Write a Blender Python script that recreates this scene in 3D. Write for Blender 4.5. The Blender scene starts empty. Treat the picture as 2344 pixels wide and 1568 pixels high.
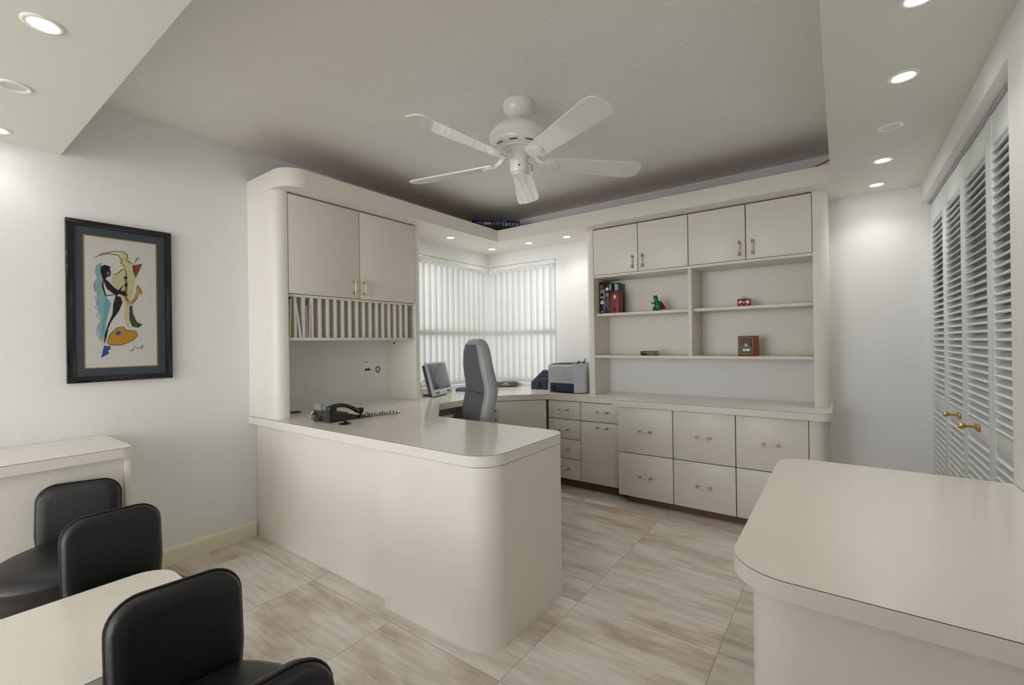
import bpy, bmesh, math, random
from mathutils import Vector, Matrix
random.seed(7)
PI=math.pi
scene=bpy.context.scene
COL=scene.collection

# ------------------------------------------------------------------ materials
MATS={}
def srgb(r,g,b):
    f=lambda c:(c/12.92 if c<=.04045 else ((c+.055)/1.055)**2.4)
    return (f(r/255),f(g/255),f(b/255),1)
def mat(name,rgb,rough=.5,metal=0,spec=.5,coat=0,noise=0,nscale=30,bump=0,bscale=200,stretch=None,emit=0):
    if name in MATS: return MATS[name]
    m=bpy.data.materials.new(name); m.use_nodes=True; nt=m.node_tree; N=nt.nodes; L=nt.links
    p=N['Principled BSDF']; c=srgb(*rgb)
    p.inputs['Base Color'].default_value=c; p.inputs['Roughness'].default_value=rough
    p.inputs['Metallic'].default_value=metal; p.inputs['Specular IOR Level'].default_value=spec
    p.inputs['Coat Weight'].default_value=coat
    if emit:
        p.inputs['Emission Color'].default_value=c; p.inputs['Emission Strength'].default_value=emit
    if noise or bump:
        tc=N.new('ShaderNodeTexCoord'); src=tc.outputs['Object']
        if stretch:
            mp=N.new('ShaderNodeMapping'); mp.inputs['Scale'].default_value=stretch; L.new(src,mp.inputs[0]); src=mp.outputs[0]
    if noise:
        nz=N.new('ShaderNodeTexNoise'); nz.inputs['Scale'].default_value=nscale; nz.inputs['Detail'].default_value=5
        L.new(src,nz.inputs['Vector'])
        mx=N.new('ShaderNodeMix'); mx.data_type='RGBA'
        mx.inputs[6].default_value=tuple(min(1,v*(1-noise)) for v in c[:3])+(1,)
        mx.inputs[7].default_value=tuple(min(1,v*(1+noise)) for v in c[:3])+(1,)
        L.new(nz.outputs[0],mx.inputs[0]); L.new(mx.outputs[2],p.inputs['Base Color'])
    if bump:
        nb=N.new('ShaderNodeTexNoise'); nb.inputs['Scale'].default_value=bscale; nb.inputs['Detail'].default_value=4
        L.new(src,nb.inputs['Vector'])
        bp=N.new('ShaderNodeBump'); bp.inputs['Strength'].default_value=bump; bp.inputs['Distance'].default_value=.004
        L.new(nb.outputs[0],bp.inputs['Height']); L.new(bp.outputs[0],p.inputs['Normal'])
    MATS[name]=m; return m
LAM=mat('laminate_cream',(233,229,219),.38,noise=.03,nscale=140)
LAMTOP=mat('laminate_worktop',(236,231,221),.17,noise=.03,nscale=140)
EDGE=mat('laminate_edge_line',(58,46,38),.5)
CORE=mat('toe_kick_brown',(120,92,66),.6,noise=.15,nscale=40,stretch=(1,1,8))
WALL=mat('wall_paint',(240,240,240),.75,noise=.015,nscale=90,bump=.12,bscale=260)
CEIL=mat('ceiling_texture',(240,239,235),.85,bump=1.0,bscale=70)
SOFF=mat('soffit_paint',(226,226,218),.8,noise=.01,nscale=60,bump=.08,bscale=200)
BASEB=mat('baseboard_cream',(240,234,208),.45)
WHITE=mat('white_gloss_enamel',(242,242,240),.22,coat=.3)
BLADE=mat('blade_gloss_white',(240,240,238),.12,coat=1)
DOORW=mat('closet_door_paint',(234,238,240),.42)
BRASS=mat('brass',(196,166,104),.25,metal=1)
CHROME=mat('silver_rod',(222,224,230),.22)
LEATH=mat('black_leather',(24,23,25),.38,noise=.25,nscale=6,bump=.18,bscale=240)
LGRAY=mat('grey_leather',(158,159,162),.4,noise=.12,nscale=9,bump=.3,bscale=40,stretch=(1,1,.25))
LDARK=mat('charcoal_vinyl',(92,95,101),.5,bump=.1,bscale=300)
BLACK=mat('black_plastic',(22,22,24),.35)
BLACKG=mat('black_lacquer',(14,13,15),.12,coat=.5)
DGREY=mat('dark_grey_plastic',(86,88,95),.45)
GREY=mat('light_grey_plastic',(186,187,190),.42)
SILV=mat('silver_plastic',(200,201,206),.38)
NAVY=mat('navy_plastic',(44,52,84),.4)
PWHITE=mat('paper_white',(244,243,240),.8)
GOLDL=mat('gold_line',(196,160,86),.4,metal=.3)
RED=mat('red_painted_wood',(150,36,26),.45,noise=.2,nscale=20)
WOOD=mat('mahogany_wood',(120,52,28),.4,noise=.3,nscale=25,stretch=(1,1,.15))
BOUNCE_WOOD=mat('brown_bounce_wood',(158,84,40),.8,noise=.2,nscale=12)
GREEN=mat('frog_green',(38,112,52),.35,noise=.25,nscale=60)
MATB=mat('picture_mat_slate',(84,92,104),.85)

def floor_material():
    m=bpy.data.materials.new('floor_tile'); m.use_nodes=True; nt=m.node_tree; N=nt.nodes; L=nt.links; p=N['Principled BSDF']
    tc=N.new('ShaderNodeTexCoord')
    sh=N.new('ShaderNodeMapping'); sh.inputs['Location'].default_value=(-2.013+10*.5972,1.873+10*.5972,0)
    L.new(tc.outputs['Object'],sh.inputs[0])
    br=N.new('ShaderNodeTexBrick'); br.offset=0; br.squash=1
    br.inputs['Scale'].default_value=1; br.inputs['Brick Width'].default_value=.5972; br.inputs['Row Height'].default_value=.5972
    br.inputs['Mortar Size'].default_value=.0011; br.inputs['Mortar Smooth'].default_value=.1
    br.inputs['Color1'].default_value=(0,0,0,1); br.inputs['Color2'].default_value=(1,1,1,1); br.inputs['Bias'].default_value=0
    L.new(sh.outputs[0],br.inputs['Vector'])
    # every tile gets its own cloudy streaks
    off=N.new('ShaderNodeVectorMath'); off.operation='MULTIPLY_ADD'
    L.new(br.outputs['Color'],off.inputs[0]); off.inputs[1].default_value=(7,13,3); L.new(tc.outputs['Object'],off.inputs[2])
    def noise(scale,st,det,rough=.6):
        mp=N.new('ShaderNodeMapping'); mp.inputs['Scale'].default_value=st; L.new(off.outputs[0],mp.inputs[0])
        n=N.new('ShaderNodeTexNoise'); n.inputs['Scale'].default_value=scale; n.inputs['Detail'].default_value=det; n.inputs['Roughness'].default_value=rough
        L.new(mp.outputs[0],n.inputs['Vector']); return n.outputs[0]
    a=noise(2.2,(1,3.2,1),6); b=noise(5,(.7,9,1),8,.7)
    r1=N.new('ShaderNodeValToRGB'); e=r1.color_ramp.elements
    e[0].position=.33; e[0].color=srgb(194,178,159); e[1].position=.67; e[1].color=srgb(240,236,230)
    el=r1.color_ramp.elements.new(.5); el.color=srgb(230,221,209)
    L.new(a,r1.inputs[0])
    r2=N.new('ShaderNodeValToRGB'); e=r2.color_ramp.elements
    e[0].position=.36; e[0].color=(.70,.67,.64,1); e[1].position=.58; e[1].color=(1,1,1,1)
    L.new(b,r2.inputs[0])
    mx=N.new('ShaderNodeMix'); mx.data_type='RGBA'; mx.blend_type='MULTIPLY'; mx.inputs[0].default_value=.55
    L.new(r1.outputs[0],mx.inputs[6]); L.new(r2.outputs[0],mx.inputs[7])
    mg=N.new('ShaderNodeMix'); mg.data_type='RGBA'; L.new(br.outputs['Fac'],mg.inputs[0]); L.new(mx.outputs[2],mg.inputs[6]); mg.inputs[7].default_value=srgb(146,130,114)
    L.new(mg.outputs[2],p.inputs['Base Color'])
    p.inputs['Roughness'].default_value=.3; p.inputs['Specular IOR Level'].default_value=.45
    rr=N.new('ShaderNodeMapRange'); L.new(b,rr.inputs[0]); rr.inputs[3].default_value=.2; rr.inputs[4].default_value=.42; L.new(rr.outputs[0],p.inputs['Roughness'])
    bu=N.new('ShaderNodeBump'); bu.inputs['Strength'].default_value=.12; bu.inputs['Distance'].default_value=.003; L.new(b,bu.inputs['Height']); L.new(bu.outputs[0],p.inputs['Normal'])
    return m
FLOOR=floor_material()
def glass_material(name,gloss=.08,rough=.02):
    m=bpy.data.materials.new(name); m.use_nodes=True; nt=m.node_tree; N=nt.nodes; L=nt.links; N.clear()
    o=N.new('ShaderNodeOutputMaterial'); t=N.new('ShaderNodeBsdfTransparent'); g=N.new('ShaderNodeBsdfGlossy'); g.inputs['Roughness'].default_value=rough
    f=N.new('ShaderNodeFresnel'); f.inputs[0].default_value=1.15; mx=N.new('ShaderNodeMixShader')
    L.new(f.outputs[0],mx.inputs[0]); L.new(t.outputs[0],mx.inputs[1]); L.new(g.outputs[0],mx.inputs[2]); L.new(mx.outputs[0],o.inputs[0])
    return m
GLASS=glass_material('clear_glass')
def slat_material():
    m=bpy.data.materials.new('blind_vinyl'); m.use_nodes=True; nt=m.node_tree; N=nt.nodes; L=nt.links; N.clear()
    o=N.new('ShaderNodeOutputMaterial'); d=N.new('ShaderNodeBsdfDiffuse'); t=N.new('ShaderNodeBsdfTranslucent'); mx=N.new('ShaderNodeMixShader')
    d.inputs[0].default_value=srgb(214,213,209); t.inputs[0].default_value=srgb(226,227,225); mx.inputs[0].default_value=.36
    L.new(d.outputs[0],mx.inputs[1]); L.new(t.outputs[0],mx.inputs[2]); L.new(mx.outputs[0],o.inputs[0]); return m
SLAT=slat_material()
LAMP_ON=mat('lamp_lens_lit',(255,250,240),.3,emit=14)
LAMP_OFF=mat('lamp_lens_unlit',(205,208,210),.25)
SCREEN=mat('dark_lcd_screen',(88,94,104),.12,coat=.3)

# ------------------------------------------------------------------ mesh building
class MB:
    """collects shapes into one mesh; every face gets a material slot"""
    def __init__(s): s.v=[]; s.f=[]; s.mi=[]; s.mats=[]
    def slot(s,m):
        if m not in s.mats: s.mats.append(m)
        return s.mats.index(m)
    def add(s,vs,fs,m,M=None):
        o=len(s.v); k=s.slot(m)
        for v in vs:
            v=Vector(v)
            s.v.append(M@v if M else v)
        for f in fs: s.f.append([i+o for i in f]); s.mi.append(k)
        return s
    def box(s,x0,x1,y0,y1,z0,z1,m,b=.0,M=None):
        if b<=0:
            vs=[(x,y,z) for x in (x0,x1) for y in (y0,y1) for z in (z0,z1)]
            return s.add(vs,[(0,1,3,2),(4,6,7,5),(0,4,5,1),(2,3,7,6),(0,2,6,4),(1,5,7,3)],m,M)
        bm=bmesh.new(); bmesh.ops.create_cube(bm,size=1)
        for v in bm.verts: v.co=Vector(((x0+x1)/2+v.co.x*(x1-x0),(y0+y1)/2+v.co.y*(y1-y0),(z0+z1)/2+v.co.z*(z1-z0)))
        bmesh.ops.bevel(bm,geom=bm.edges[:],offset=min(b,.49*min(x1-x0,y1-y0,z1-z0)),segments=3 if b>.004 else 2,profile=.5,affect='EDGES')
        s.bm(bm,m,M); return s
    def bm(s,bm,m,M=None):
        bm.verts.index_update()
        s.add([v.co.copy() for v in bm.verts],[[v.index for v in f.verts] for f in bm.faces],m,M); bm.free(); return s
    def prism(s,poly,z0,z1,m,side=None,M=None,caps=True):
        n=len(poly); vs=[(x,y,z0) for x,y in poly]+[(x,y,z1) for x,y in poly]
        s.add(vs,[(i,(i+1)%n,n+(i+1)%n,n+i) for i in range(n)],side or m,M)
        if caps:
            o=len(s.v)-2*n; k=s.slot(m)
            s.f.append([o+i for i in range(n-1,-1,-1)]); s.mi.append(k); s.f.append([o+n+i for i in range(n)]); s.mi.append(k)
        return s
    def lathe(s,prof,m,seg=32,M=None):
        vs=[];fs=[];n=len(prof)
        for i in range(seg):
            a=2*PI*i/seg
            for r,z in prof: vs.append((r*math.cos(a),r*math.sin(a),z))
        for i in range(seg):
            j=(i+1)%seg
            for k in range(n-1): fs.append((i*n+k,j*n+k,j*n+k+1,i*n+k+1))
        if prof[0][0]>1e-6: fs.append([i*n for i in range(seg-1,-1,-1)])
        if prof[-1][0]>1e-6: fs.append([i*n+n-1 for i in range(seg)])
        return s.add(vs,fs,m,M)
    def tube(s,pts,r,m,seg=8,M=None,cap=True):
        pts=[Vector(p) for p in pts]; n=len(pts); vs=[];fs=[]
        rs=r if isinstance(r,(list,tuple)) else [r]*n
        up=None
        for i,p in enumerate(pts):
            t=(pts[min(i+1,n-1)]-pts[max(i-1,0)]).normalized()
            if up is None: up=Vector((0,0,1)) if abs(t.z)<.9 else Vector((1,0,0))
            u=(up-t*up.dot(t)).normalized(); w=t.cross(u); up=u
            for k in range(seg):
                a=2*PI*k/seg; vs.append(p+u*math.cos(a)*rs[i]+w*math.sin(a)*rs[i])
        for i in range(n-1):
            for k in range(seg): fs.append((i*seg+k,i*seg+(k+1)%seg,(i+1)*seg+(k+1)%seg,(i+1)*seg+k))
        if cap: fs.append(list(range(seg-1,-1,-1))); fs.append([(n-1)*seg+k for k in range(seg)])
        return s.add(vs,fs,m,M)
    def loft(s,rings,m,M=None,cap=True):
        n=len(rings[0]); vs=[p for r in rings for p in r]; fs=[]
        for i in range(len(rings)-1):
            for k in range(n): fs.append((i*n+k,i*n+(k+1)%n,(i+1)*n+(k+1)%n,(i+1)*n+k))
        if cap: fs.append(list(range(n-1,-1,-1))); fs.append([(len(rings)-1)*n+k for k in range(n)])
        return s.add(vs,fs,m,M)
    def ball(s,c,r,m,M=None,seg=14):
        bm=bmesh.new(); bmesh.ops.create_uvsphere(bm,u_segments=seg,v_segments=max(6,seg//2+1),radius=1)
        rr=r if isinstance(r,(tuple,list)) else (r,r,r)
        for v in bm.verts: v.co=Vector((c[0]+v.co.x*rr[0],c[1]+v.co.y*rr[1],c[2]+v.co.z*rr[2]))
        return s.bm(bm,m,M)
    def text(s,body,size,m,M,shear=0,extrude=.0003):
        cu=bpy.data.curves.new('lettering','FONT'); cu.body=body; cu.size=size; cu.shear=shear; cu.extrude=extrude; cu.align_x='CENTER'; cu.align_y='CENTER'; cu.resolution_u=3
        o=bpy.data.objects.new('lettering',cu); COL.objects.link(o); bpy.context.view_layer.update()
        me=o.evaluated_get(bpy.context.evaluated_depsgraph_get()).to_mesh()
        s.add([v.co.copy() for v in me.vertices],[list(p.vertices) for p in me.polygons],m,M)
        o.to_mesh_clear(); bpy.data.objects.remove(o); bpy.data.curves.remove(cu); return s

def rpoly(pts,seg=10):
    """closed polygon (counter-clockwise); a point may carry a corner radius as third value"""
    out=[]; n=len(pts)
    for i,p in enumerate(pts):
        r=p[2] if len(p)>2 else 0; P=Vector(p[:2])
        if r<=0: out.append((P.x,P.y)); continue
        a=(Vector(pts[i-1][:2])-P).normalized(); b=(Vector(pts[(i+1)%n][:2])-P).normalized()
        half=math.acos(max(-1,min(1,a.dot(b))))/2; d=r/math.tan(half)
        c=P+(a+b).normalized()*(r/math.sin(half)); s0=P+a*d-c; s1=P+b*d-c
        a0=math.atan2(s0.y,s0.x); da=math.atan2(s1.y,s1.x)-a0
        da=(da+PI)%(2*PI)-PI
        for k in range(seg+1):
            t=a0+da*k/seg; out.append((c.x+r*math.cos(t),c.y+r*math.sin(t)))
    return out
def rrect(x0,x1,y0,y1,r,seg=6): return rpoly([(x0,y0,r),(x1,y0,r),(x1,y1,r),(x0,y1,r)],seg)
def root_loc(o):
    v=Vector((0,0,0))
    while o: v+=o.location; o=o.parent
    return v
def obj(name,mb,parent=None,local=False,smooth=40,**props):
    """links the collected shapes as ONE mesh object (coordinates are world ones unless local)"""
    me=bpy.data.meshes.new(name)
    off=Vector((0,0,0)) if (local or parent is None) else root_loc(parent)
    me.from_pydata([tuple(v-off) for v in mb.v],[],mb.f)
    for m in mb.mats: me.materials.append(m)
    me.polygons.foreach_set('material_index',mb.mi)
    bm=bmesh.new(); bm.from_mesh(me); bmesh.ops.recalc_face_normals(bm,faces=bm.faces[:]); bm.to_mesh(me); bm.free()
    if smooth:
        me.polygons.foreach_set('use_smooth',[True]*len(me.polygons)); me.set_sharp_from_angle(angle=math.radians(smooth))
    me.update()
    o=bpy.data.objects.new(name,me); COL.objects.link(o)
    if parent: o.parent=parent
    for k,v in props.items(): o[k]=v
    return o
def thing(name,label,cat,loc=(0,0,0),rot=0,group=None):
    o=bpy.data.objects.new(name,None); COL.objects.link(o); o.empty_display_size=.05
    o.location=loc; o.rotation_euler=(0,0,rot); o['label']=label; o['category']=cat
    if group: o['group']=group
    return o
def tag(o,label,cat,group=None):
    o['label']=label; o['category']=cat
    if group: o['group']=group
    return o
def solo(name,mb,label,cat,loc,group=None,smooth=40):
    """a thing that is one mesh, with its origin at loc"""
    for i,v in enumerate(mb.v): mb.v[i]=v-Vector(loc)
    o=obj(name,mb,None,True,smooth); o.location=loc; return tag(o,label,cat,group)
def struct(name,mb,parent=None,smooth=40):
    o=obj(name,mb,parent,False,smooth)
    if parent is None: o['kind']='structure'
    return o
def copy_tree(o,parent=None):
    c=o.copy(); COL.objects.link(c)
    if parent: c.parent=parent
    for ch in list(o.children): copy_tree(ch,c)
    return c

D=.762; ZS=2.125; ZT=2.232; ZC=2.437
LP=(2.9,.9,3.4); DAY=5; WORLD=.9; REAR_FILL=54; EXPO=1.0
ART=[
('p','pale_yellow',[(-0.0084,0.2598),(0.0211,0.2646),(0.0314,0.2309),(0.0478,0.2011),(0.0575,0.1378),(0.0407,0.0394),(0.0261,-0.0129),(0.0321,-0.1277),(0.0147,-0.1186),(0.0068,-0.065),(0.0137,-0.0138),(-0.0064,0.0481),(-0.0358,0.0955),(-0.0409,0.1325),(0.0071,0.1764),(-0.003,0.2068),(0.0041,0.2332)]),
('p','aqua',[(-0.0782,0.201),(-0.0984,0.1839),(-0.104,0.1526),(-0.096,0.1198),(-0.1071,0.088),(-0.1045,0.0577),(-0.0934,0.0428),(-0.0995,0.0031),(-0.0927,-0.0393),(-0.0821,-0.0879),(-0.0946,-0.1313),(-0.0872,-0.1802),(-0.0685,-0.2016),(-0.0624,-0.0994),(-0.0425,-0.0051),(-0.0613,0.0308),(-0.0754,0.0913),(-0.0814,0.14)]),
('p','blue_light',[(-0.0673,0.0253),(-0.0435,0.0011),(-0.0572,-0.0558),(-0.0715,-0.1306),(-0.0739,-0.1677),(-0.0799,-0.1247),(-0.0698,-0.0565)]),
('l','grey_dark',0.0023,[(-0.1014,0.1131),(-0.108,0.0879),(-0.1054,0.0576),(-0.0934,0.0452),(-0.1032,0.0181),(-0.093,0.0005),(-0.1037,-0.0278),(-0.0889,-0.044),(-0.0988,-0.0703),(-0.0811,-0.0909),(-0.0956,-0.1222),(-0.0989,-0.1589),(-0.0867,-0.1894),(-0.0708,-0.2034)]),
('l','tan_orange',0.0079,[(-0.0864,0.2349),(-0.0515,0.2485),(-0.0131,0.2477),(0.0007,0.2263),(-0.002,0.2069),(0.0129,0.1899)]),
('l','ink',0.0032,[(-0.1069,0.2176),(-0.0749,0.246),(-0.0278,0.2636),(0.0102,0.2673),(0.0263,0.2506),(0.0185,0.229),(0.0316,0.2155),(0.0518,0.2068)]),
('p','green_dark',[(0.0438,0.1993),(0.062,0.205),(0.0624,0.1578),(0.0565,0.1389),(0.0471,0.1656)]),
('p','red_glass',[(0.0569,0.2024),(0.0851,0.2141),(0.0735,0.1786),(0.0585,0.1392),(0.0522,0.1662)]),
('l','ink',0.0032,[(0.0438,0.2005),(0.0851,0.2141)]),
('l','ink',0.0042,[(0.0568,0.2153),(0.0607,0.2353),(0.0708,0.2472),(0.0751,0.2335)]),
('l','gold',0.013,[(0.0135,0.1263),(0.0169,0.0756),(0.0132,0.0403),(0.0244,0.0061),(0.0394,0.0059),(0.0544,0.0309),(0.0632,0.0672)]),
('p','gold',[(0.0589,0.0959),(0.0691,0.1002),(0.0848,0.0692),(0.0839,0.0535),(0.0664,0.0545),(0.0581,0.0732)]),
('l','ink',0.0023,[(0.063,0.0963),(0.0744,0.0748),(0.0849,0.0549),(0.0695,0.0496)]),
('l','ink',0.0028,[(0.0235,-0.0042),(0.0395,-0.003),(0.0585,0.0248),(0.0695,0.0516)]),
('l','ink',0.0032,[(-0.042,0.1418),(-0.0171,0.1505),(0.0012,0.1743),(0.014,0.1773),(0.0192,0.1524),(0.0189,0.0758),(0.0123,0.0402),(0.0224,0.0155),(0.0334,0.0145)]),
('p','ink',[(0.0074,0.1383),(0.0232,0.1434),(0.0214,0.1272),(0.01,0.1259)]),
('p','ink',[(0.0107,0.1005),(0.0235,0.1082),(0.0227,0.0858),(0.0118,0.0879)]),
('p','ink',[(-0.0813,0.1802),(-0.0651,0.1905),(-0.0423,0.1824),(-0.047,0.1724),(-0.0421,0.1543),(-0.0466,0.1331),(-0.0575,0.1306),(-0.0635,0.1174),(-0.0502,0.1052),(-0.0299,0.0786),(-0.0139,0.0663),(0.0088,0.1003),(-0.0056,0.064),(0.013,0.0657),(0.0241,0.0412),(0.0083,0.0379),(-0.0123,0.0476),(-0.0209,0.0342),(-0.0354,0.0486),(-0.0583,0.0683),(-0.0661,0.0923),(-0.0766,0.1221),(-0.0824,0.1522)]),
('p','paper',[(-0.0591,0.1552),(-0.0507,0.1594),(-0.0468,0.1493),(-0.0533,0.1373),(-0.06,0.1427)]),
('l','ink',0.0074,[(-0.0737,0.1101),(-0.0743,0.0791),(-0.0637,0.0337),(-0.0248,0.0439)]),
('p','ink',[(-0.0257,0.0369),(-0.0054,0.0343),(0.0022,0.0045),(-0.0129,-0.0408),(-0.0436,-0.0956),(-0.0551,-0.1302),(-0.0618,-0.1737),(-0.0726,-0.2145),(-0.0693,-0.1615),(-0.0553,-0.1054),(-0.0383,-0.0548),(-0.0349,-0.0045)]),
('p','green_dark',[(0.0286,-0.0128),(0.0416,-0.0087),(0.044,-0.0503),(0.0595,-0.0946),(0.0827,-0.108),(0.0649,-0.1235),(0.0395,-0.1178),(0.0292,-0.083)]),
('l','ink',0.0023,[(0.0302,-0.083),(0.0406,-0.1184),(0.0649,-0.1241),(0.0827,-0.1093)]),
('p','orange',[(-0.0615,-0.1997),(-0.0487,-0.1611),(-0.0194,-0.1273),(0.0039,-0.1234),(0.0149,-0.1409),(0.0539,-0.1431),(0.0612,-0.1655),(0.0402,-0.1915),(-0.0041,-0.2145),(-0.0473,-0.2145)]),
('l','ink',0.0028,[(-0.0615,-0.1997),(-0.0496,-0.1611),(-0.0194,-0.1254),(0.0058,-0.1208),(0.0158,-0.1396),(0.0549,-0.1418),(0.0622,-0.1668),(0.0412,-0.1928),(-0.0041,-0.2158),(-0.0473,-0.2158),(-0.0624,-0.2034)]),
('p','cobalt',[(-0.0269,-0.1544),(-0.0221,-0.1449),(-0.012,-0.1428),(-0.0047,-0.1502),(-0.0085,-0.1603),(-0.0181,-0.1668),(-0.0249,-0.1638)]),
('p','cobalt',[(-0.0725,-0.2182),(-0.0491,-0.2207),(-0.0471,-0.2332),(-0.0574,-0.2443),(-0.0535,-0.2579),(-0.0702,-0.2694),(-0.0849,-0.2795)]),
('l','ink',0.0019,[(0.0227,-0.2451),(0.0356,-0.2427),(0.0431,-0.2351),(0.0348,-0.2554),(0.0456,-0.2299),(0.0546,-0.2223),(0.0577,-0.2352)]),
('l','ink',0.0019,[(0.0577,-0.2352),(0.0648,-0.2288),(0.0659,-0.2378),(0.0719,-0.2236),(0.0741,-0.2366),(0.0801,-0.2159),(0.0782,-0.234),(0.0852,-0.2172),(0.0813,-0.2379)])]
# ------------------------------------------------------------------ the setting
# floor, ceiling, soffits
struct('floor',MB().box(-.15,4.15,-8.6,.15,-.06,0,FLOOR),smooth=0)
struct('ceiling',MB().box(-.15,4.15,-8.6,.15,ZC,ZC+.06,CEIL),smooth=0)
XS,YN=2.967,-3.249
# dropped soffit: right band beside the closet and near band over the table
struct('ceiling_soffit',MB().prism([(XS,0),(XS,YN),(0,YN),(0,-4.3),(3.412,-4.3),(3.412,0)],ZS,ZC,SOFF),smooth=0)
XC,YC=.470,-.449
# light bridge above the cabinets: a thin board with a raised lip
band=MB()
outer=rpoly([(0,0),(0,-2.41),(XC,-2.41,.13),(XC,YC),(XS,YC),(XS,0)])
band.prism(outer,ZS,ZS+.018,LAM)
path=rpoly([(0,-2.41),(XC,-2.41,.13),(XC,YC),(XS,YC)])[0:]
path=path[:len(path)]
inner=rpoly([(0,-2.392),(XC-.018,-2.392,.112),(XC-.018,YC+.018),(XS,YC+.018)])
band.prism(path+inner[::-1],ZS+.018,ZT,LAM)
struct('trim_1',band)
# unseen brown wood liner added behind the lip to tint the bounced light
top=MB(); top.prism(rpoly([(0,0),(0,-2.39),(XC-.02,-2.39,.11),(XC-.02,YC+.02),(XS,YC+.02),(XS,0)]),ZS+.019,ZS+.022,BOUNCE_WOOD)
inn=rpoly([(0,-2.391),(XC-.019,-2.391,.111),(XC-.019,YC+.019),(XS,YC+.019)]); in2=rpoly([(0,-2.389),(XC-.021,-2.389,.109),(XC-.021,YC+.021),(XS,YC+.021)])
top.prism(inn+in2[::-1],ZS+.023,ZT-.006,BOUNCE_WOOD)
struct('bounce_liner',top)
# walls
ZW0,ZW1=.79,1.998
w=MB()
w.box(-.13,0,-8.6,-1.0,0,ZC,WALL).box(-.13,0,-1.0,0,0,ZW0,WALL).box(-.13,0,-1.0,0,ZW1,ZC,WALL)
struct('wall_left',w,smooth=0)
w=MB()
w.box(.815,4.15,0,.13,0,ZC,WALL).box(-.13,.815,0,.13,0,ZW0,WALL).box(-.13,.815,0,.13,ZW1,ZC,WALL)
struct('wall_back',w,smooth=0)
XR=3.412
w=MB()
w.box(XR,XR+.12,-8.6,-1.78,0,ZC,WALL).box(XR,XR+.12,-1.78,0,2.02,ZC,WALL)
w.box(4.03,4.15,-1.9,0,0,ZC,WALL).box(XR+.12,4.03,-1.9,-1.8,0,ZC,WALL)
struct('wall_right',w,smooth=0)
struct('shade_wall_near',MB().box(2.3,XR+.12,-4.42,-4.3,0,ZC,WALL),smooth=0)  # unseen wall added behind the camera to shade the counter front
b=MB(); prof=[(0,0),(.015,0),(.015,.078),(.011,.09),(.004,.097),(0,.097)]
vs=[(x,-3.09,z) for x,z in prof]+[(x,-2.385,z) for x,z in prof]; n=len(prof)
b.add(vs,[(i,(i+1)%n,n+(i+1)%n,n+i) for i in range(n)]+[list(range(n)),list(range(2*n-1,n-1,-1))],BASEB)
struct('baseboard_left',b,smooth=0)
# windows: frame, glass, sill
def window(name,axis):
    def bx(mb,a0,a1,d0,d1,z0,z1,m,b=.003):
        # a runs along the wall away from the corner, d goes outwards
        if axis=='x': mb.box(-d1,-d0,-a1,-a0,z0,z1,m,b)
        else: mb.box(a0,a1,d0,d1,z0,z1,m,b)
    A=1.0 if axis=='x' else .815
    f=MB()
    bx(f,-.11,-.06,.07,.11,ZW0,ZW1,WHITE); bx(f,A-.05,A,.07,.11,ZW0,ZW1,WHITE)
    bx(f,-.06,A-.05,.07,.11,ZW0,ZW0+.05,WHITE); bx(f,-.06,A-.05,.07,.11,ZW1-.05,ZW1,WHITE); bx(f,-.06,A-.05,.06,.1,1.275,1.325,WHITE)
    fr=struct(name,f); g=MB(); bx(g,-.06,A-.05,.088,.092,ZW0+.05,ZW1-.05,GLASS,0); obj('window_pane',g,fr)
    s=MB(); bx(s,0,A,-.012,.07,ZW0-.0,ZW0+.012,WHITE); obj('window_sill',s,fr); return fr
window('window_1','x'); window('window_2','y')
# louvred closet leaves, two folding pairs
XD=3.452
def leaf(parent,y0,y1,knob=None):
    f=MB(); t=.03; st=.045
    for a,b_ in ((y0+.003,y0+st),(y1-st,y1-.003)): f.box(XD,XD+t,a,b_,.015,2.0,DOORW,.003)
    for z0,z1 in ((.015,.12),(.782,.855),(1.888,2.0)): f.box(XD+.002,XD+t-.002,y0+st,y1-st,z0,z1,DOORW,.002)
    lf=obj('leaf',f,parent)
    l=MB()
    for z0,z1 in ((.12,.782),(.855,1.888)):
        n=round((z1-z0)/.0325)
        for i in range(n):
            z=z0+(i+.5)*(z1-z0)/n
            M=Matrix.Translation((XD+.015,0,z))@Matrix.Rotation(math.radians(-40),4,'Y')
            l.box(-.019,.019,y0+st,y1-st,-.0028,.0028,DOORW,0,M)
    obj('louvers',l,lf,smooth=0)
    if knob is not None:
        k=MB(); k.box(XD-.006,XD,knob-.032,knob+.032,.812,.84,BRASS,.002)
        M=Matrix.Translation((XD-.006,knob,.828))@Matrix.Rotation(-PI/2,4,'Y')
        k.lathe([(.007,0),(.006,.012),(.006,.03),(.0115,.034),(.0125,.044),(.009,.052),(.0,.054)],BRASS,16,M)
        obj('door_knob',k,lf,label='brass knob on the middle rail')
E=[0,-.445,-.89,-1.335,-1.78]
for i,(nm) in enumerate(('door_1','door_2')):
    tr=MB(); a,b_=E[2*i],E[2*i+2]
    tr.box(XD-.004,XD+.034,b_,a,2.004,2.018,GREY,.002)
    d=struct(nm,tr)
    leaf(d,E[1],E[0]) if i==0 else leaf(d,E[3],E[2],-1.12)
    leaf(d,E[2],E[1],-.765) if i==0 else leaf(d,E[4],E[3])

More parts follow.
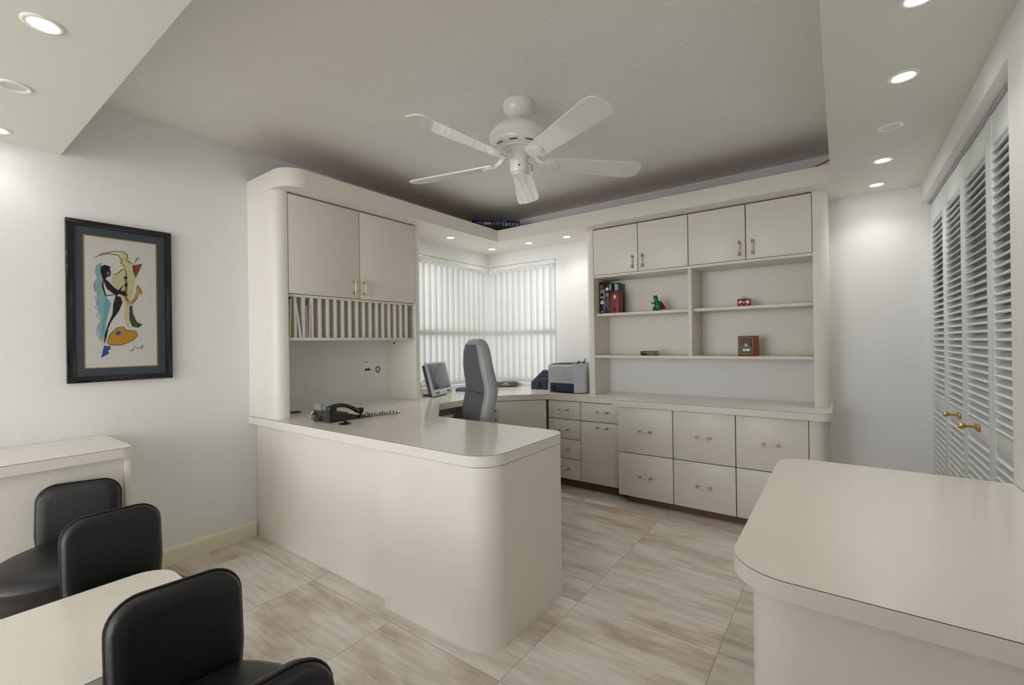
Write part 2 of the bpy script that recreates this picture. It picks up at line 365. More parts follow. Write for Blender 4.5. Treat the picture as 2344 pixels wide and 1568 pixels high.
# ------------------------------------------------------------------ handles and doors
def handle(p,axis,nrm,span=.076):
    """brass posts and ends with a silver rod between them; p lies on the door face"""
    mb=MB(); p=Vector(p); a={'x':Vector((1,0,0)),'z':Vector((0,0,1))}.get(axis) if isinstance(axis,str) and axis!='y' else (Vector((0,1,0)) if axis=='y' else Vector(axis))
    n=Vector(nrm).normalized(); q=p+n*.024
    for s in (-1,1):
        e=q+a*(s*span/2)
        mb.tube([p+a*(s*span/2),p+a*(s*span/2)+n*.003,p+a*(s*span/2)+n*.004,e],[.0075,.0075,.0048,.0048],BRASS,10)
        mb.tube([e-a*(s*.012),e-a*(s*.0115),e+a*(s*.010),e+a*(s*.013)],[.004,.0068,.0068,.004],BRASS,10)
    mb.tube([q-a*(span/2-.01),q+a*(span/2-.01)],.0054,CHROME,10)
    return mb
def front(parent,name,box,hp,haxis,nrm,M=None):
    mb=MB(); mb.box(*box,LAM,.0015,M)
    d=obj(name,mb,parent)
    if hp is not None: obj('handle',handle(hp,haxis,nrm),d,label='slim brass and silver bar handle')
    return d
GAP=.0028

# ------------------------------------------------------------------ left wall cabinet with letter rack
lc=thing('wall_cabinet','tall cream wall cabinet with two doors over a letter rack, left of the window','cabinet',(0,-1.83,D))
XD1=.333
for nm,pts in (('side_panel',[(0,-2.41),(XD1,-2.41,.07),(XD1,-2.33),(0,-2.33)]),('side_panel',[(0,-1.329),(XD1,-1.329),(XD1,-1.249,.07),(0,-1.249)])):
    obj(nm,MB().prism(rpoly(pts),D+.001,ZS-.001,LAM),lc)
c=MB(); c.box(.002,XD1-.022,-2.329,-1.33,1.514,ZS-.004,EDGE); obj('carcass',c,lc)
for y0,y1,hy in ((-2.328,-1.8295,-1.879),(-1.8295,-1.33,-1.799)):
    front(lc,'door',(XD1-.019,XD1,y0+GAP,y1-GAP,1.516,ZS-.009),(XD1,hy,1.59),'z',(1,0,0))
rk=MB(); rk.box(.002,.318,-2.329,-1.33,1.230,1.248,LAM,.001).box(.002,.318,-2.329,-1.33,1.498,1.5135,LAM,.001).box(.002,.012,-2.329,-1.33,1.248,1.498,LAM)
rack=obj('letter_rack',rk,lc)
for i in range(17):
    y=-2.277+.0547*i; obj('divider',MB().box(.012,.314,y-.0085,y+.0085,1.2485,1.4975,LAM,.0008),rack)
h=MB(); h.lathe([(.0,.0),(.009,.0),(.009,.002),(.0,.002)],BLACK,14,Matrix.Translation((.075,-1.3305,1.21))@Matrix.Rotation(PI/2,4,'X')); obj('hole_cap',h,lc)

# ------------------------------------------------------------------ right bookcase
bc=thing('bookcase','wide cream bookcase with four upper doors and open shelves on the back wall','bookcase',(2.11,-.15,D))
YB=-.312
for pts in ([(1.358,0),(1.278,0),(1.278,YB,.07),(1.358,YB)],[(2.867,YB),(2.947,YB,.07),(2.947,0),(2.867,0)]):
    obj('side_panel',MB().prism(rpoly(pts),D+.001,ZS-.001,LAM),bc)
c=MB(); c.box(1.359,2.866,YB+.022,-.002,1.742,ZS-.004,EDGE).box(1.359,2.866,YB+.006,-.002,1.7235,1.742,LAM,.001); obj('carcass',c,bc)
XB=[1.3585,1.7355,2.1125,2.4895,2.8665]
for i,hx in enumerate((1.696,1.775,2.452,2.532)):
    front(bc,'door',(XB[i]+GAP,XB[i+1]-GAP,YB,YB+.019,1.7445,ZS-.009),(hx,YB,1.8195),'z',(0,-1,0))
obj('back_panel',MB().box(1.359,2.866,-.014,-.002,1.085,1.7234,LAM),bc)
obj('divider',MB().box(2.107,2.13,YB+.008,-.0145,1.0845,1.7234,LAM,.001),bc)
for x0,x1 in ((1.3595,2.106),(2.131,2.8655)): obj('shelf',MB().box(x0,x1,-.262,-.015,1.411,1.431,LAM,.001),bc)
obj('shelf',MB().box(1.3595,2.8655,YB+.004,-.002,1.066,1.0845,LAM,.001),bc)
for xs in (1.3582,2.1302):
    for y in (-.235,-.05):
        for z in (1.18,1.345,1.46,1.64):
            ph=MB().lathe([(0,0),(.0042,0),(.0042,.0006),(0,.0006)],BLACK,8,Matrix.Translation((xs,y,z))@Matrix.Rotation(PI/2,4,'Y'))
            obj('pin_hole',ph,bc)

# ------------------------------------------------------------------ continuous worktop
def slab(poly,z0=.717,z1=D):
    mb=MB(); mb.prism(poly,z0,z1-.0016,LAM); mb.prism(poly,z1-.0016,z1,LAMTOP,EDGE); return mb
wt=rpoly([(0,-2.418),(1.923,-2.418,.125),(1.923,-1.797,.09),(1.044,-1.797),(.643,-1.396),(.643,-.832),(1.0,-.475),(1.605,-.475),(1.605,-.565,.045),(2.958,-.565,.06),(2.958,0),(0,0)],12)
wk=thing('worktop','long cream laminate worktop running from the peninsula round the window corner','worktop',(1.0,-1.2,.717))
obj('top_slab',slab(wt),wk)
for (x,y,sc,op,lb) in ((.79,-2.262,1,1,'black cable grommet in the worktop with a tilted lid, right in front of the telephone'),(.114,-2.177,1.1,0,'black flat cable grommet in the worktop against the wall cabinet side')):
    g=MB(); g.lathe([(0,0),(.03*sc,0),(.032*sc,.003),(.028*sc,.006),(.0,.006)],BLACK,20,Matrix.Translation((x,y,D+.0004)))
    if op: g.box(-.024,.024,-.002,.002,0,.018,BLACK,.001,Matrix.Translation((x+.004,y,D+.006))@Matrix.Rotation(.9,4,'Y')@Matrix.Rotation(.5,4,'Z'))
    solo('cable_grommet',g,lb,'cable grommet',(x,y,D))
# ------------------------------------------------------------------ peninsula base
pb=thing('desk_base','cream peninsula desk base with rounded end pedestal and recessed front panel','desk base',(1.0,-2.1,0))
obj('front_panel',MB().box(.002,1.31,-2.371,-2.352,0,.7165,LAM),pb)
obj('end_pedestal',MB().prism(rpoly([(1.31,-2.414),(1.923,-2.414,.115),(1.923,-1.85,.02),(1.31,-1.85)],12),0,.7145,LAM),pb)
# ------------------------------------------------------------------ corner cabinet under the window
cc=thing('corner_cabinet','diagonal cream corner cabinet under the worktop behind the office chair','cabinet',(.6,-.35,0))
body=[(.02,-.02),(.02,-.79),(.645,-.79),(.9805,-.47),(.9805,-.02)]
obj('carcass',MB().prism([(.66,-.03),(.66,-.76),(.955,-.47),(.955,-.03)][::-1],.07,.7165,LAM),cc)
dv=Vector((.335,.32,0)).normalized(); nv=Vector((dv.y,-dv.x,0))
# diagonal door between (.655,-.797) and (.985,-.482)
M=Matrix.Translation((.99,-.478,0))@Matrix.Rotation(math.atan2(dv.y,dv.x),4,'Z')
front(cc,'door',(-.47,-.004,0,.018,.075,.711),None,None,None,M)
hp=Vector((.99,-.478,.60))-dv*.435
obj('handle',handle((hp.x,hp.y,.60),'z',nv),cc.children[-1],label='slim brass and silver bar handle')
obj('toe_kick',MB().box(-.46,-.01,.055,.067,0,.07,CORE,0,M),cc)
# ------------------------------------------------------------------ drawer unit
YJ=-.467
du=thing('drawer_unit','narrow cream base unit with four small drawers beside a tall pull-out','drawer unit',(1.32,-.25,0))
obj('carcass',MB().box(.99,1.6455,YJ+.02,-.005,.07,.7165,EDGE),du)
zz=[.072,.2405,.4018,.5632,.7135]
for i in range(4): front(du,'drawer',(.997+GAP,1.299-GAP,YJ,YJ+.019,zz[i]+GAP,zz[i+1]-GAP),(1.155,YJ,(.161,.323,.482,.645)[i]),'x',(0,-1,0))
front(du,'drawer',(1.299+GAP,1.645-GAP,YJ,YJ+.019,zz[3]+GAP,zz[4]-GAP),(1.5,YJ,.647),'x',(0,-1,0))
front(du,'pull_out_door',(1.299+GAP,1.645-GAP,YJ,YJ+.019,zz[0]+GAP,zz[3]-GAP),(1.5,YJ,.523),'x',(0,-1,0))
obj('toe_kick',MB().box(.99,1.6455,YJ+.055,YJ+.067,0,.07,CORE),du)
# ------------------------------------------------------------------ file cabinet
YQ=-.535
fc=thing('file_cabinet','broad cream file cabinet with six large drawers below the bookcase','file cabinet',(2.27,-.27,0))
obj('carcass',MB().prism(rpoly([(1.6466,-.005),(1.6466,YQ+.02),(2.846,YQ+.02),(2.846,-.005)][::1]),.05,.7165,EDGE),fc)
obj('end_panel',MB().prism(rpoly([(2.8465,-.005),(2.8465,YQ),(2.93,YQ,.06),(2.93,-.005)]),0,.7165,LAM),fc)
xx=[1.6466,2.0515,2.449,2.8455]
for i in range(3):
    for z0,z1,hz in ((.055,.3757,.214),(.3757,.7135,.546)):
        front(fc,'drawer',(xx[i]+GAP,xx[i+1]-GAP,YQ,YQ+.019,z0+GAP,z1-GAP),((1.86,2.253,2.649)[i],YQ,hz),'x',(0,-1,0))
obj('toe_kick',MB().box(1.7,2.846,YQ+.05,YQ+.062,0,.05,CORE),fc)
# ------------------------------------------------------------------ knee space under the left run
kp=thing('knee_space_panel','cream back panel under the worktop beside the wall cabinet','panel',(.03,-1.3,0))
obj('panel_board',MB().box(.002,.02,-2.345,-.8,0,.7165,LAM),kp)
kt=obj('keyboard_tray',MB().prism(rrect(.30,.66,-1.52,-1.22,.04),.632,.648,BLACK).box(.40,.44,-1.48,-1.28,.648,.7168,DGREY),wk,label='dark pull-out keyboard tray under the worktop')
obj('wrist_rest',MB().prism(rrect(.58,.65,-1.5,-1.235,.03),.6485,.664,SILV),kt,label='grey wrist rest')
solo('power_cable',MB().tube([(.06,-.90,.70),(.05,-.935,.62),(.045,-.96,.5),(.05,-.98,.3),(.06,-.99,.006)],.011,BLACK,8),'thick black cable hanging in the knee space behind the office chair','cable',(.05,-.95,0))

# ------------------------------------------------------------------ near counter on the right
nc=thing('counter','cream island counter with rounded corners in the right foreground','counter',(3.1,-2.29,0))
obj('base_panel',MB().prism(rpoly([(2.85,-2.748,.085),(3.410,-2.748),(3.410,-1.815),(2.85,-1.815,.085)],12),0,.7265,LAM),nc)
mb=MB(); pl=rpoly([(2.818,-2.786,.105),(3.410,-2.786),(3.410,-1.785),(2.818,-1.785,.09)],14)
mb.prism(pl,.7265,D-.0014,LAM); mb.prism(pl,D-.0014,D,LAMTOP,EDGE); obj('countertop',mb,nc)
# ------------------------------------------------------------------ credenza by the left wall
cr=thing('credenza','low cream credenza against the left wall under the framed picture','credenza',(.23,-3.7,0))
mb=MB(); pl=rpoly([(.002,-4.28),(.47,-4.28),(.47,-3.10,.045),(.002,-3.10)])
mb.prism(pl,.720,D-.0016,LAM); mb.prism(pl,D-.0016,D,LAMTOP,EDGE); obj('top_slab',mb,cr)
obj('end_panel',MB().box(.002,.447,-3.128,-3.108,0,.7195,LAM,.001),cr)
obj('front_panel',MB().box(.415,.433,-4.26,-3.129,0,.7195,LAM),cr)
# ------------------------------------------------------------------ low table
lt=thing('low_table','low cream laminate table with rounded corners between the black chairs','table',(1.48,-3.9,0))
mb=MB(); pl=rpoly([(1.24,-4.5),(1.727,-4.5),(1.727,-3.215,.07),(1.24,-3.215,.085)])
mb.prism(pl,.465,.4986,LAM); mb.prism(pl,.4986,.5,LAMTOP,EDGE); obj('tabletop',mb,lt)
obj('pedestal',MB().prism(rrect(1.42,1.6,-4.3,-3.55,.03),.0,.4648,LAM),lt)
# ------------------------------------------------------------------ recessed lamps
def downlight(p,lit,label,group,power):
    t=thing('recessed_downlight',label,'ceiling light',(p[0],p[1],ZS),0,group)
    r=MB(); r.lathe([(.046,.0),(.046,-.002),(.043,-.0045),(.036,-.005),(.030,-.001),(.030,.0)],WHITE,32); obj('trim_ring',r,t,True)
    l=MB(); l.lathe([(0,-.0012),(.0298,-.0012),(.0298,-.0004),(0,-.0004)],LAMP_ON if lit else LAMP_OFF,28); obj('lens',l,t,True)
    if lit and power:
        la=bpy.data.lights.new('lamp_beam','SPOT'); la.energy=power; la.spot_size=math.radians(128); la.spot_blend=1; la.shadow_soft_size=.03; la.color=(1,.975,.92)
        lo=bpy.data.objects.new('lamp_beam',la); COL.objects.link(lo); lo.parent=t; lo.location=(0,0,-.012)
    return t
P_R,P_N,P_W=LP
RS='downlights in the right soffit'; NS='downlights in the near left soffit'; WS='downlights over the window corner'
downlight((3.19,-.215),1,'lit recessed downlight in the right soffit, nearest the back wall',RS,P_R)
downlight((3.192,-.675),1,'lit recessed downlight in the right soffit, second from the back wall',RS,P_R)
downlight((3.193,-1.136),0,'unlit grey recessed downlight in the right soffit above the closet side',RS,0)
downlight((3.195,-1.606),1,'lit recessed downlight in the right soffit, just nearer than the unlit one',RS,P_R)
downlight((3.19,-2.074),1,'lit recessed downlight cut by the top edge above the closet',RS,P_R)
downlight((3.19,-2.55),1,'recessed downlight in the right soffit above the near counter end',RS,P_R)
downlight((1.177,-3.468),1,'lit recessed downlight at the top left of the near soffit',NS,P_N)
downlight((.664,-3.468),0,'unlit recessed downlight between two lit ones in the left soffit',NS,0)
downlight((.150,-3.466),1,'lit recessed downlight at the left edge close to the wall above the picture',NS,P_N)
downlight((1.69,-3.468),1,'recessed downlight in the near soffit above the low table',NS,P_N)
downlight((2.20,-3.468),1,'recessed downlight in the near soffit next to the soffit corner',NS,P_N)
downlight((.262,-.855),1,'small lit downlight over the monitor beside the wall cabinet',WS,P_W)
downlight((.235,-.245),1,'small lit downlight in the very corner above the blinds',WS,P_W)
downlight((.672,-.240),1,'small lit downlight above the right window blind',WS,P_W)
downlight((1.068,-.232),1,'small lit downlight over the printer beside the bookcase',WS,P_W)

# ------------------------------------------------------------------ vertical blinds
def blind(label,axis,length,n):
    t=thing('vertical_blind',label,'blind',(0,0,ZW1),0)
    def place(a,d,rot,z=0):   # a along the wall from the corner, d outwards
        if axis=='x': return Matrix.Translation((-d,-a,z))@Matrix.Rotation(rot,4,'Z')
        return Matrix.Translation((a,d,z))@Matrix.Rotation(rot,4,'Z')
    hr=MB()
    if axis=='x': hr.box(-.012,-.004,-length,-.004,ZW1-.042,ZW1-.003,WHITE,.001).box(-.05,-.0125,-length,-.02,ZW1-.030,ZW1-.004,WHITE,.001)
    else: hr.box(.004,length-.006,.004,.012,ZW1-.042,ZW1-.003,WHITE,.001).box(.02,length-.006,.0125,.05,ZW1-.030,ZW1-.004,WHITE,.001)
    obj('valance',hr,t)
    pitch=(length+.01)/n
    for i in range(n):
        a=-.018+pitch*(i+.5)
        rot=(math.radians(90-20) if axis=='x' else math.radians(22))+math.radians(random.uniform(-2.5,2.5))
        M=place(a,.042,rot)
        mb=MB(); w=.0475; seg=6
        vs=[]
        for z in (ZW0+.02,ZW1-.058):
            for k in range(seg+1):
                u=-w+2*w*k/seg; vs.append((u,.010*(1-(u/w)**2),z))
        mb.add(vs,[(k,k+1,seg+2+k,seg+1+k) for k in range(seg)],SLAT,M)
        s=obj('slat',mb,t)
        c=MB(); c.box(-.012,.012,-.002,.004,ZW1-.062,ZW1-.046,WHITE,.001,M).tube([(0,0,ZW1-.05),(0,0,ZW1-.03)],.004,WHITE,6,M)
        obj('carrier_clip',c,s)
    return t
blind('white vertical blind on the left window beside the wall cabinet','x',.985,13)
blind('white vertical blind on the right window behind the office chair','y',.812,11)

# ------------------------------------------------------------------ ceiling fan
fx,fy=1.668,-1.811
fan=thing('ceiling_fan','white five blade ceiling fan hanging from the textured ceiling','ceiling fan',(fx,fy,ZC))
def L(o=None): return Matrix.Translation((0,0,-ZC))
mb=MB(); mb.lathe([(.0,2.436),(.079,2.436),(.080,2.425),(.077,2.405),(.066,2.378),(.045,2.362),(.028,2.357),(0,2.357)][::-1],WHITE,36,L()); obj('canopy',mb,fan,True)
mb=MB(); mb.lathe([(.0,2.372),(.02,2.366),(.024,2.356),(.018,2.348),(.0115,2.344),(.0115,2.29)],WHITE,20,L()); obj('downrod',mb,fan,True)
mb=MB(); mb.lathe([(.012,2.322),(.06,2.320),(.105,2.311),(.136,2.294),(.149,2.268),(.152,2.255),(.150,2.243),(.145,2.24),(.146,2.222),(.138,2.206),(.118,2.197),(.105,2.194),(.1,2.186),(.06,2.184),(0,2.184)],WHITE,48,L())
for i in range(10):
    a=2*PI*i/10+.1; pts=[(.127*math.cos(a+d),.127*math.sin(a+d),2.2005-ZC) for d in [-.16+.04*k for k in range(9)]]
    mb.tube(pts,.003,BLACK,6)
obj('motor_housing',mb,fan,True)
mb=MB(); mb.lathe([(.085,2.186),(.06,2.17),(.05,2.16),(.048,2.15),(.0475,2.085),(.044,2.075),(.034,2.071),(.033,2.066),(0,2.064)],WHITE,32,L())
mb.ball((.03,-.04,2.10-ZC),.004,BLACK,None,8); obj('switch_housing',mb,fan,True)
mb=MB(); mb.tube([(.047,.02,2.12-ZC),(.06,.03,2.115-ZC),(.062,.031,2.08-ZC)],.0016,BLACK,6); mb.ball((.062,.031,2.076-ZC),.004,WHITE,None,8); obj('pull_chain',mb,fan,True)
for i in range(5):
    a=math.radians(-96.6+72*i)
    R=Matrix.Rotation(a,4,'Z')
    T=R@Matrix.Translation((0,0,2.132-ZC))@Matrix.Rotation(math.radians(-12),4,'X')
    bl=MB(); pts=[]
    out=rpoly([(.135,-.050,.015),(.60,-.070),(.672,-.064,.05),(.672,.064,.05),(.60,.070),(.135,.050,.015)],8)
    bl.prism(out,-.003,.003,BLADE,WHITE,T); b_=obj('blade',bl,fan,True)
    ar=MB()
    ar.tube([(.075,0,2.180-ZC),(.09,0,2.165-ZC),(.11,0,2.145-ZC),(.14,0,2.132-ZC)],[.012,.014,.015,.010],WHITE,8,R)
    ar.prism(rpoly([(.115,-.018,.01),(.175,-.042,.02),(.235,0,.03),(.175,.042,.02),(.115,.018,.01)],6),-.0095,-.0032,WHITE,None,T)
    ar.prism(rpoly([(.13,-.012,.006),(.172,-.031,.014),(.218,0,.02),(.172,.031,.014),(.13,.012,.006)],6),-.0125,-.0095,WHITE,None,T)
    obj('blade_arm',ar,b_,True)

# ------------------------------------------------------------------ black chairs round the low table
def seat_ring(z,grow,x0=.0):
    hw=[(0,.118),(.04,.15),(.09,.18),(.17,.204),(.25,.205),(.32,.185),(.37,.145),(.4,.09),(.412,.03)]
    pts=[(x,-y) for x,y in hw]+[(x,y) for x,y in hw[::-1]]
    cx=.2
    return [Vector((cx+(x-cx)*grow,y*grow,z)) for x,y in pts]
def black_chair(label,loc,rot,sw=1):
    t=thing('black_chair',label,'chair',(loc[0],loc[1],0),rot,'low black leather chairs by the low table')
    s=MB(); s.loft([seat_ring(.335,.88),seat_ring(.345,.955),seat_ring(.375,.985),seat_ring(.412,.985),seat_ring(.418,1.0),seat_ring(.424,.985),seat_ring(.44,.955),seat_ring(.450,.86),seat_ring(.456,.6),seat_ring(.458,.25)],LEATH)
    for v in s.v: v.y*=sw
    obj('seat',s,t,True,60)
    b=MB(); rings=[]
    W=.127; H0,H1=.36,.655
    out=rpoly([(-W*.93,H0,.02),(W*.93,H0,.02),(W,.47),(W,H1,.062),(-W,H1,.062),(-W,.47)],8)
    cy,cz=0,.50
    for d,g in ((-.050,.80),(-.049,.93),(-.044,.975),(-.034,.995),(-.024,1),(-.014,.995),(-.004,.97),(.002,.90),(.003,.7)):
        ring=[]
        for y,z in out:
            yy=cy+(y-cy)*g; zz=cz+(z-cz)*g
            ring.append(Vector((d+.35*yy*yy-.10*(zz-.45)*(zz>.45),yy,zz)))
        rings.append(ring)
    b.loft(rings,LEATH); bo=obj('backrest',b,t,True,60)
    pp=[(-.024+.35*y*y-.10*(z-.45)*(z>.45),y*1.004,z+.001*(z>.6)) for y,z in out]
    pi=MB(); pi.tube(pp+[pp[0]],.0035,LEATH,6); obj('piping',pi,bo,True)
    c=MB(); c.lathe([(.03,.03),(.03,.334)],CHROME,20,Matrix.Translation((.2,0,0))); obj('column',c,t,True)
    f=MB(); f.lathe([(0,0),(.19,0),(.19,.012),(.16,.022),(.05,.035),(0,.036)],BLACK,32,Matrix.Translation((.2,0,0))); obj('base',f,t,True)
    return t,bo
A,_=black_chair('black leather chair farthest back, standing against the credenza with its seat showing',(.53,-3.295),math.radians(-20))
B,_=black_chair('black leather chair tucked up to the far long edge of the low table',(1.075,-3.30),0,.72)
Cc,_=black_chair('black leather chair in front of the low table, largest and fully backed',(1.80,-3.348),math.radians(-6))
Dc,bk=black_chair('black leather chair cut off at the bottom edge, worn patches on its rim',(2.285,-3.395),math.radians(-3))
wm=MB()
for y,z in ((.06,.648),(.098,.628),(-.01,.652)): wm.ball((-.03,y,z),(.006,.008,.0035),mat('worn_leather_tan',(176,158,132),.8),None,8)
obj('worn_patch',wm,bk,True,label='worn pale patches on the rim')

# ------------------------------------------------------------------ office chair
oc=thing('office_chair','tall grey leather office chair with charcoal back, turned to the window corner','office chair',(1.035,-1.41,0),math.radians(61))
prof=[(1.228,-.012,.06,.04),(1.218,-.013,.12,.075),(1.19,-.014,.165,.10),(1.14,-.013,.20,.112),(1.05,-.006,.225,.118),(.98,.006,.235,.122),(.93,.017,.24,.124),(.89,.019,.243,.124),(.84,.010,.245,.122),(.76,-.010,.245,.118),(.68,-.026,.24,.112),(.60,-.034,.235,.11),(.52,-.03,.225,.10),(.48,-.02,.21,.08)]
def cx_ring(z,cx,w,d,sc=1,dx=0):
    r=[]
    for k in range(28):
        a=2*PI*k/28; ca,sa=math.cos(a),math.sin(a); e=.55
        x=math.copysign(abs(ca)**e,ca)*d/2; y=math.copysign(abs(sa)**e,sa)*w
        r.append(Vector((cx+x*sc*.92+dx,y*sc*.86,z)))
    return r
b=MB(); b.loft([cx_ring(*p) for p in prof],LGRAY); br=obj('backrest',b,oc,True,60)
sh=MB(); rings=[]
for z,cx,w,d in prof[2:-1]:
    ww=w*.86-.038; n=10; rr=[]
    for k in range(n+1): y=-ww+2*ww*k/n; rr.append(Vector((cx-d*.46-.010+.014*(abs(y)/ww)**3,y,z)))
    for k in range(n,-1,-1): y=-ww+2*ww*k/n; rr.append(Vector((cx-d/2+.03,y,z)))
    rings.append(rr)
sh.loft(rings,LDARK); obj('back_shell',sh,br,True,50,label='charcoal vinyl outer panel of the back')
se=MB(); y=.882; cxx=.012
se.tube([(cxx-.066,-.2,y),(cxx-.067,-.1,y-.002),(cxx-.067,.1,y-.002),(cxx-.066,.2,y)],.0022,BLACK,6); obj('seam',se,br,True)
s=MB(); s.loft([[Vector((.27+(v.x-.27)*g,v.y*g,z)) for v in [Vector((x,y,0)) for x,y in rrect(.02,.53,-.25,.25,.09)]] for z,g in ((.40,.86),(.41,.95),(.44,1),(.48,1),(.505,.96),(.515,.86),(.518,.5))],LGRAY); obj('seat',s,oc,True,60)
for sy in (-1,1):
    a=MB(); a.tube([(.02,sy*.27,.46),(-.02,sy*.29,.52),(0,sy*.295,.54),(.06,sy*.295,.55),(.3,sy*.295,.55),(.34,sy*.29,.53),(.32,sy*.27,.45)],[.016,.018,.02,.024,.024,.02,.016],DGREY,10); obj('armrest',a,oc,True)
c=MB(); c.lathe([(.028,.10),(.028,.40)],BLACK,16,Matrix.Translation((.26,0,0))); obj('gas_column',c,oc,True)
for i in range(5):
    a=2*PI*i/5+.3; R=Matrix.Translation((.26,0,0))@Matrix.Rotation(a,4,'Z')
    g=MB(); g.tube([(.02,0,.12),(.15,0,.105),(.29,0,.08)],[.026,.021,.016],BLACK,8,R); lg=obj('base_leg',g,oc,True)
    k=MB(); k.lathe([(0,-.02),(.024,-.02),(.028,-.012),(.028,.012),(.024,.02),(0,.02)],BLACK,16,R@Matrix.Translation((.285,0,.029))@Matrix.Rotation(PI/2,4,'X')); k.tube([(.285,0,.055),(.285,0,.085)],.008,BLACK,8,R); obj('caster',k,lg,True)

# ------------------------------------------------------------------ things on the worktop
# monitor
mo=thing('monitor','small grey flat screen monitor leaning back beside the wall cabinet','monitor',(.290,-.985,D),math.radians(17))
T=Matrix.Rotation(math.radians(-15),4,'Y')@Matrix.Translation((0,0,.010))
mb=MB(); mb.box(-.018,.0,-.172,.172,.0,.285,SILV,.006,T).box(-.055,-.0185,-.160,.160,.015,.27,DGREY,.012,T); hs=obj('housing',mb,mo,True)
mb=MB(); mb.box(.0005,.002,-.150,.150,.052,.268,SCREEN,.0005,T); obj('screen',mb,mo,True,label='dark grey screen')
mb=MB(); mb.box(.0002,.005,-.165,.165,.005,.045,SILV,.004,T)
for i in range(12): mb.box(.0052,.0058,-.14+i*.006,-.137+i*.006,.014,.032,DGREY,0,T).box(.0052,.0058,.06+i*.006,.063+i*.006,.014,.032,DGREY,0,T)
mb.ball((.006,.0,.024),.003,DGREY,T,8); obj('speaker_bar',mb,mo,True)
mb=MB(); mb.prism(rrect(-.17,-.02,-.09,.09,.03),0,.012,DGREY).box(-.12,-.06,-.03,.03,.01,.16,DGREY,.01); obj('stand',mb,mo,True)
mb=MB(); mb.tube([(-.10,-.10,.14),(-.14,-.13,.12),(-.15,-.135,.05),(-.12,-.12,.006)],.0025,GREY,6); obj('monitor_cable',mb,mo,True)
# papers and card reader beside the monitor
cd=thing('card_reader','small blue and black card reader lying between monitor and office chair','gadget',(.17,-.62,D),math.radians(25))
mb=MB(); mb.box(-.05,.05,-.075,.075,.006,.02,mat('blue_plastic',(70,104,168),.4),.004).box(-.045,.01,-.06,.06,.02,.028,DGREY,.003); obj('case',mb,cd,True)
for x,y in ((.045,-.06),(.045,.06),(-.04,-.06),(-.04,.06)):
    mb=MB(); mb.box(x-.008,x+.008,y-.010,y+.010,0,.006,BLACK,.001); obj('rubber_foot',mb,cd,True)
# modem
md=thing('modem','flat dark grey modem box lying by the window corner','modem',(.34,-.165,D),math.radians(48))
mb=MB(); mb.box(-.113,.113,0,.14,.004,.05,DGREY,.012); obj('case',mb,md,True)
mb=MB(); mb.box(-.105,.105,-.001,.0,.008,.044,mat('modem_face',(86,88,94),.3),.0)
for i in range(7): mb.box(-.05+i*.011,-.044+i*.011,-.0016,-.001,.024,.029,PWHITE)
mb.box(-.03,.012,-.0016,-.001,.034,.038,PWHITE); obj('front_face',mb,md,True)
mb=MB(); mb.box(-.150,-.114,.02,.06,0,.04,GREY,.004).box(-.1502,-.146,.025,.05,.008,.03,mat('yellow_plug',(196,190,96),.5)); obj('power_plug',mb,md,True)
# pen
pn=MB(); pn.tube([(.452,-.452,D+.0035),(.505,-.372,D+.0035)],.0035,SILV,8); solo('pen',pn,'thin silver pen lying in front of the modem','pen',(.48,-.41,D))
# sorter
so=thing('file_sorter','black stepped desk file sorter standing left of the printer','file sorter',(.735,-.12,D))
for i in range(6):
    y=-.205+i*.033; z=.095+i*.0155
    x0,x1=.655,.815; mb=MB()
    o_=rpoly([(x0,0),(x0,z-.028),(x0+.030,z),(x1-.004,z),(x1,z-.004),(x1,0),(x1-.032,0),(x1-.032,.066,.012),(x1-.086 if i==0 else x0+.03,.066,.012),(x1-.086 if i==0 else x0+.03,0)],4)
    vs=[]; 
    M=Matrix.Translation((0,y,D))@Matrix.Rotation(PI/2,4,'X')
    mb.prism(o_,-.0022,.0022,NAVY if i%2==0 else DGREY,None,M); obj('divider_plate',mb,so)
mb=MB(); mb.box(.656,.8145,-.2025,-.0405,D+.062,D+.068,BLACK); obj('tray_floor',mb,so)
# printer
pr=thing('printer','grey laser printer with navy paper slot standing against the bookcase side','printer',(1.09,-.2,D))
bp=rpoly([(.925,-.05),(.925,-.345,.008),(1.19,-.345,.03),(1.262,-.29,.05),(1.262,-.05)][::1],8)
mb=MB(); mb.prism(bp,D+.085,D+.236,SILV); mb.prism(rpoly([(.932,-.06),(.932,-.33),(1.19,-.33,.03),(1.255,-.28,.05),(1.255,-.06)]),D+.236,D+.246,GREY)
mb.box(.925,.945,-.345,-.05,D+.006,D+.085,SILV,.002); mb.prism(rpoly([(1.18,-.05),(1.18,-.345),(1.20,-.343,.02),(1.262,-.29,.05),(1.262,-.05)]),D+.006,D+.085,SILV); mb.box(.945,1.18,-.10,-.05,D+.006,D+.085,SILV); body=obj('body',mb,pr)
mb=MB(); mb.box(.932,1.185,-.349,-.345,D+.100,D+.222,mat('printer_panel',(190,191,196),.4),.0015); pp=obj('front_cover',mb,pr)
mb=MB(); mb.lathe([(0,0),(.0095,0),(.0095,.001),(0,.001)],PWHITE,20,Matrix.Translation((1.06,-.349,D+.196))@Matrix.Rotation(PI/2,4,'X'))
mb.text('hp',.016,DGREY,Matrix.Translation((1.0625,-.3502,D+.1955))@Matrix.Rotation(PI/2,4,'X'),shear=.35,extrude=.0004)
for i in range(5): mb.box(1.045+i*.007,1.0495+i*.007,-.3494,-.349,D+.112,D+.1145,DGREY)
obj('badge',mb,pp,label='small round badge with slanted lettering')
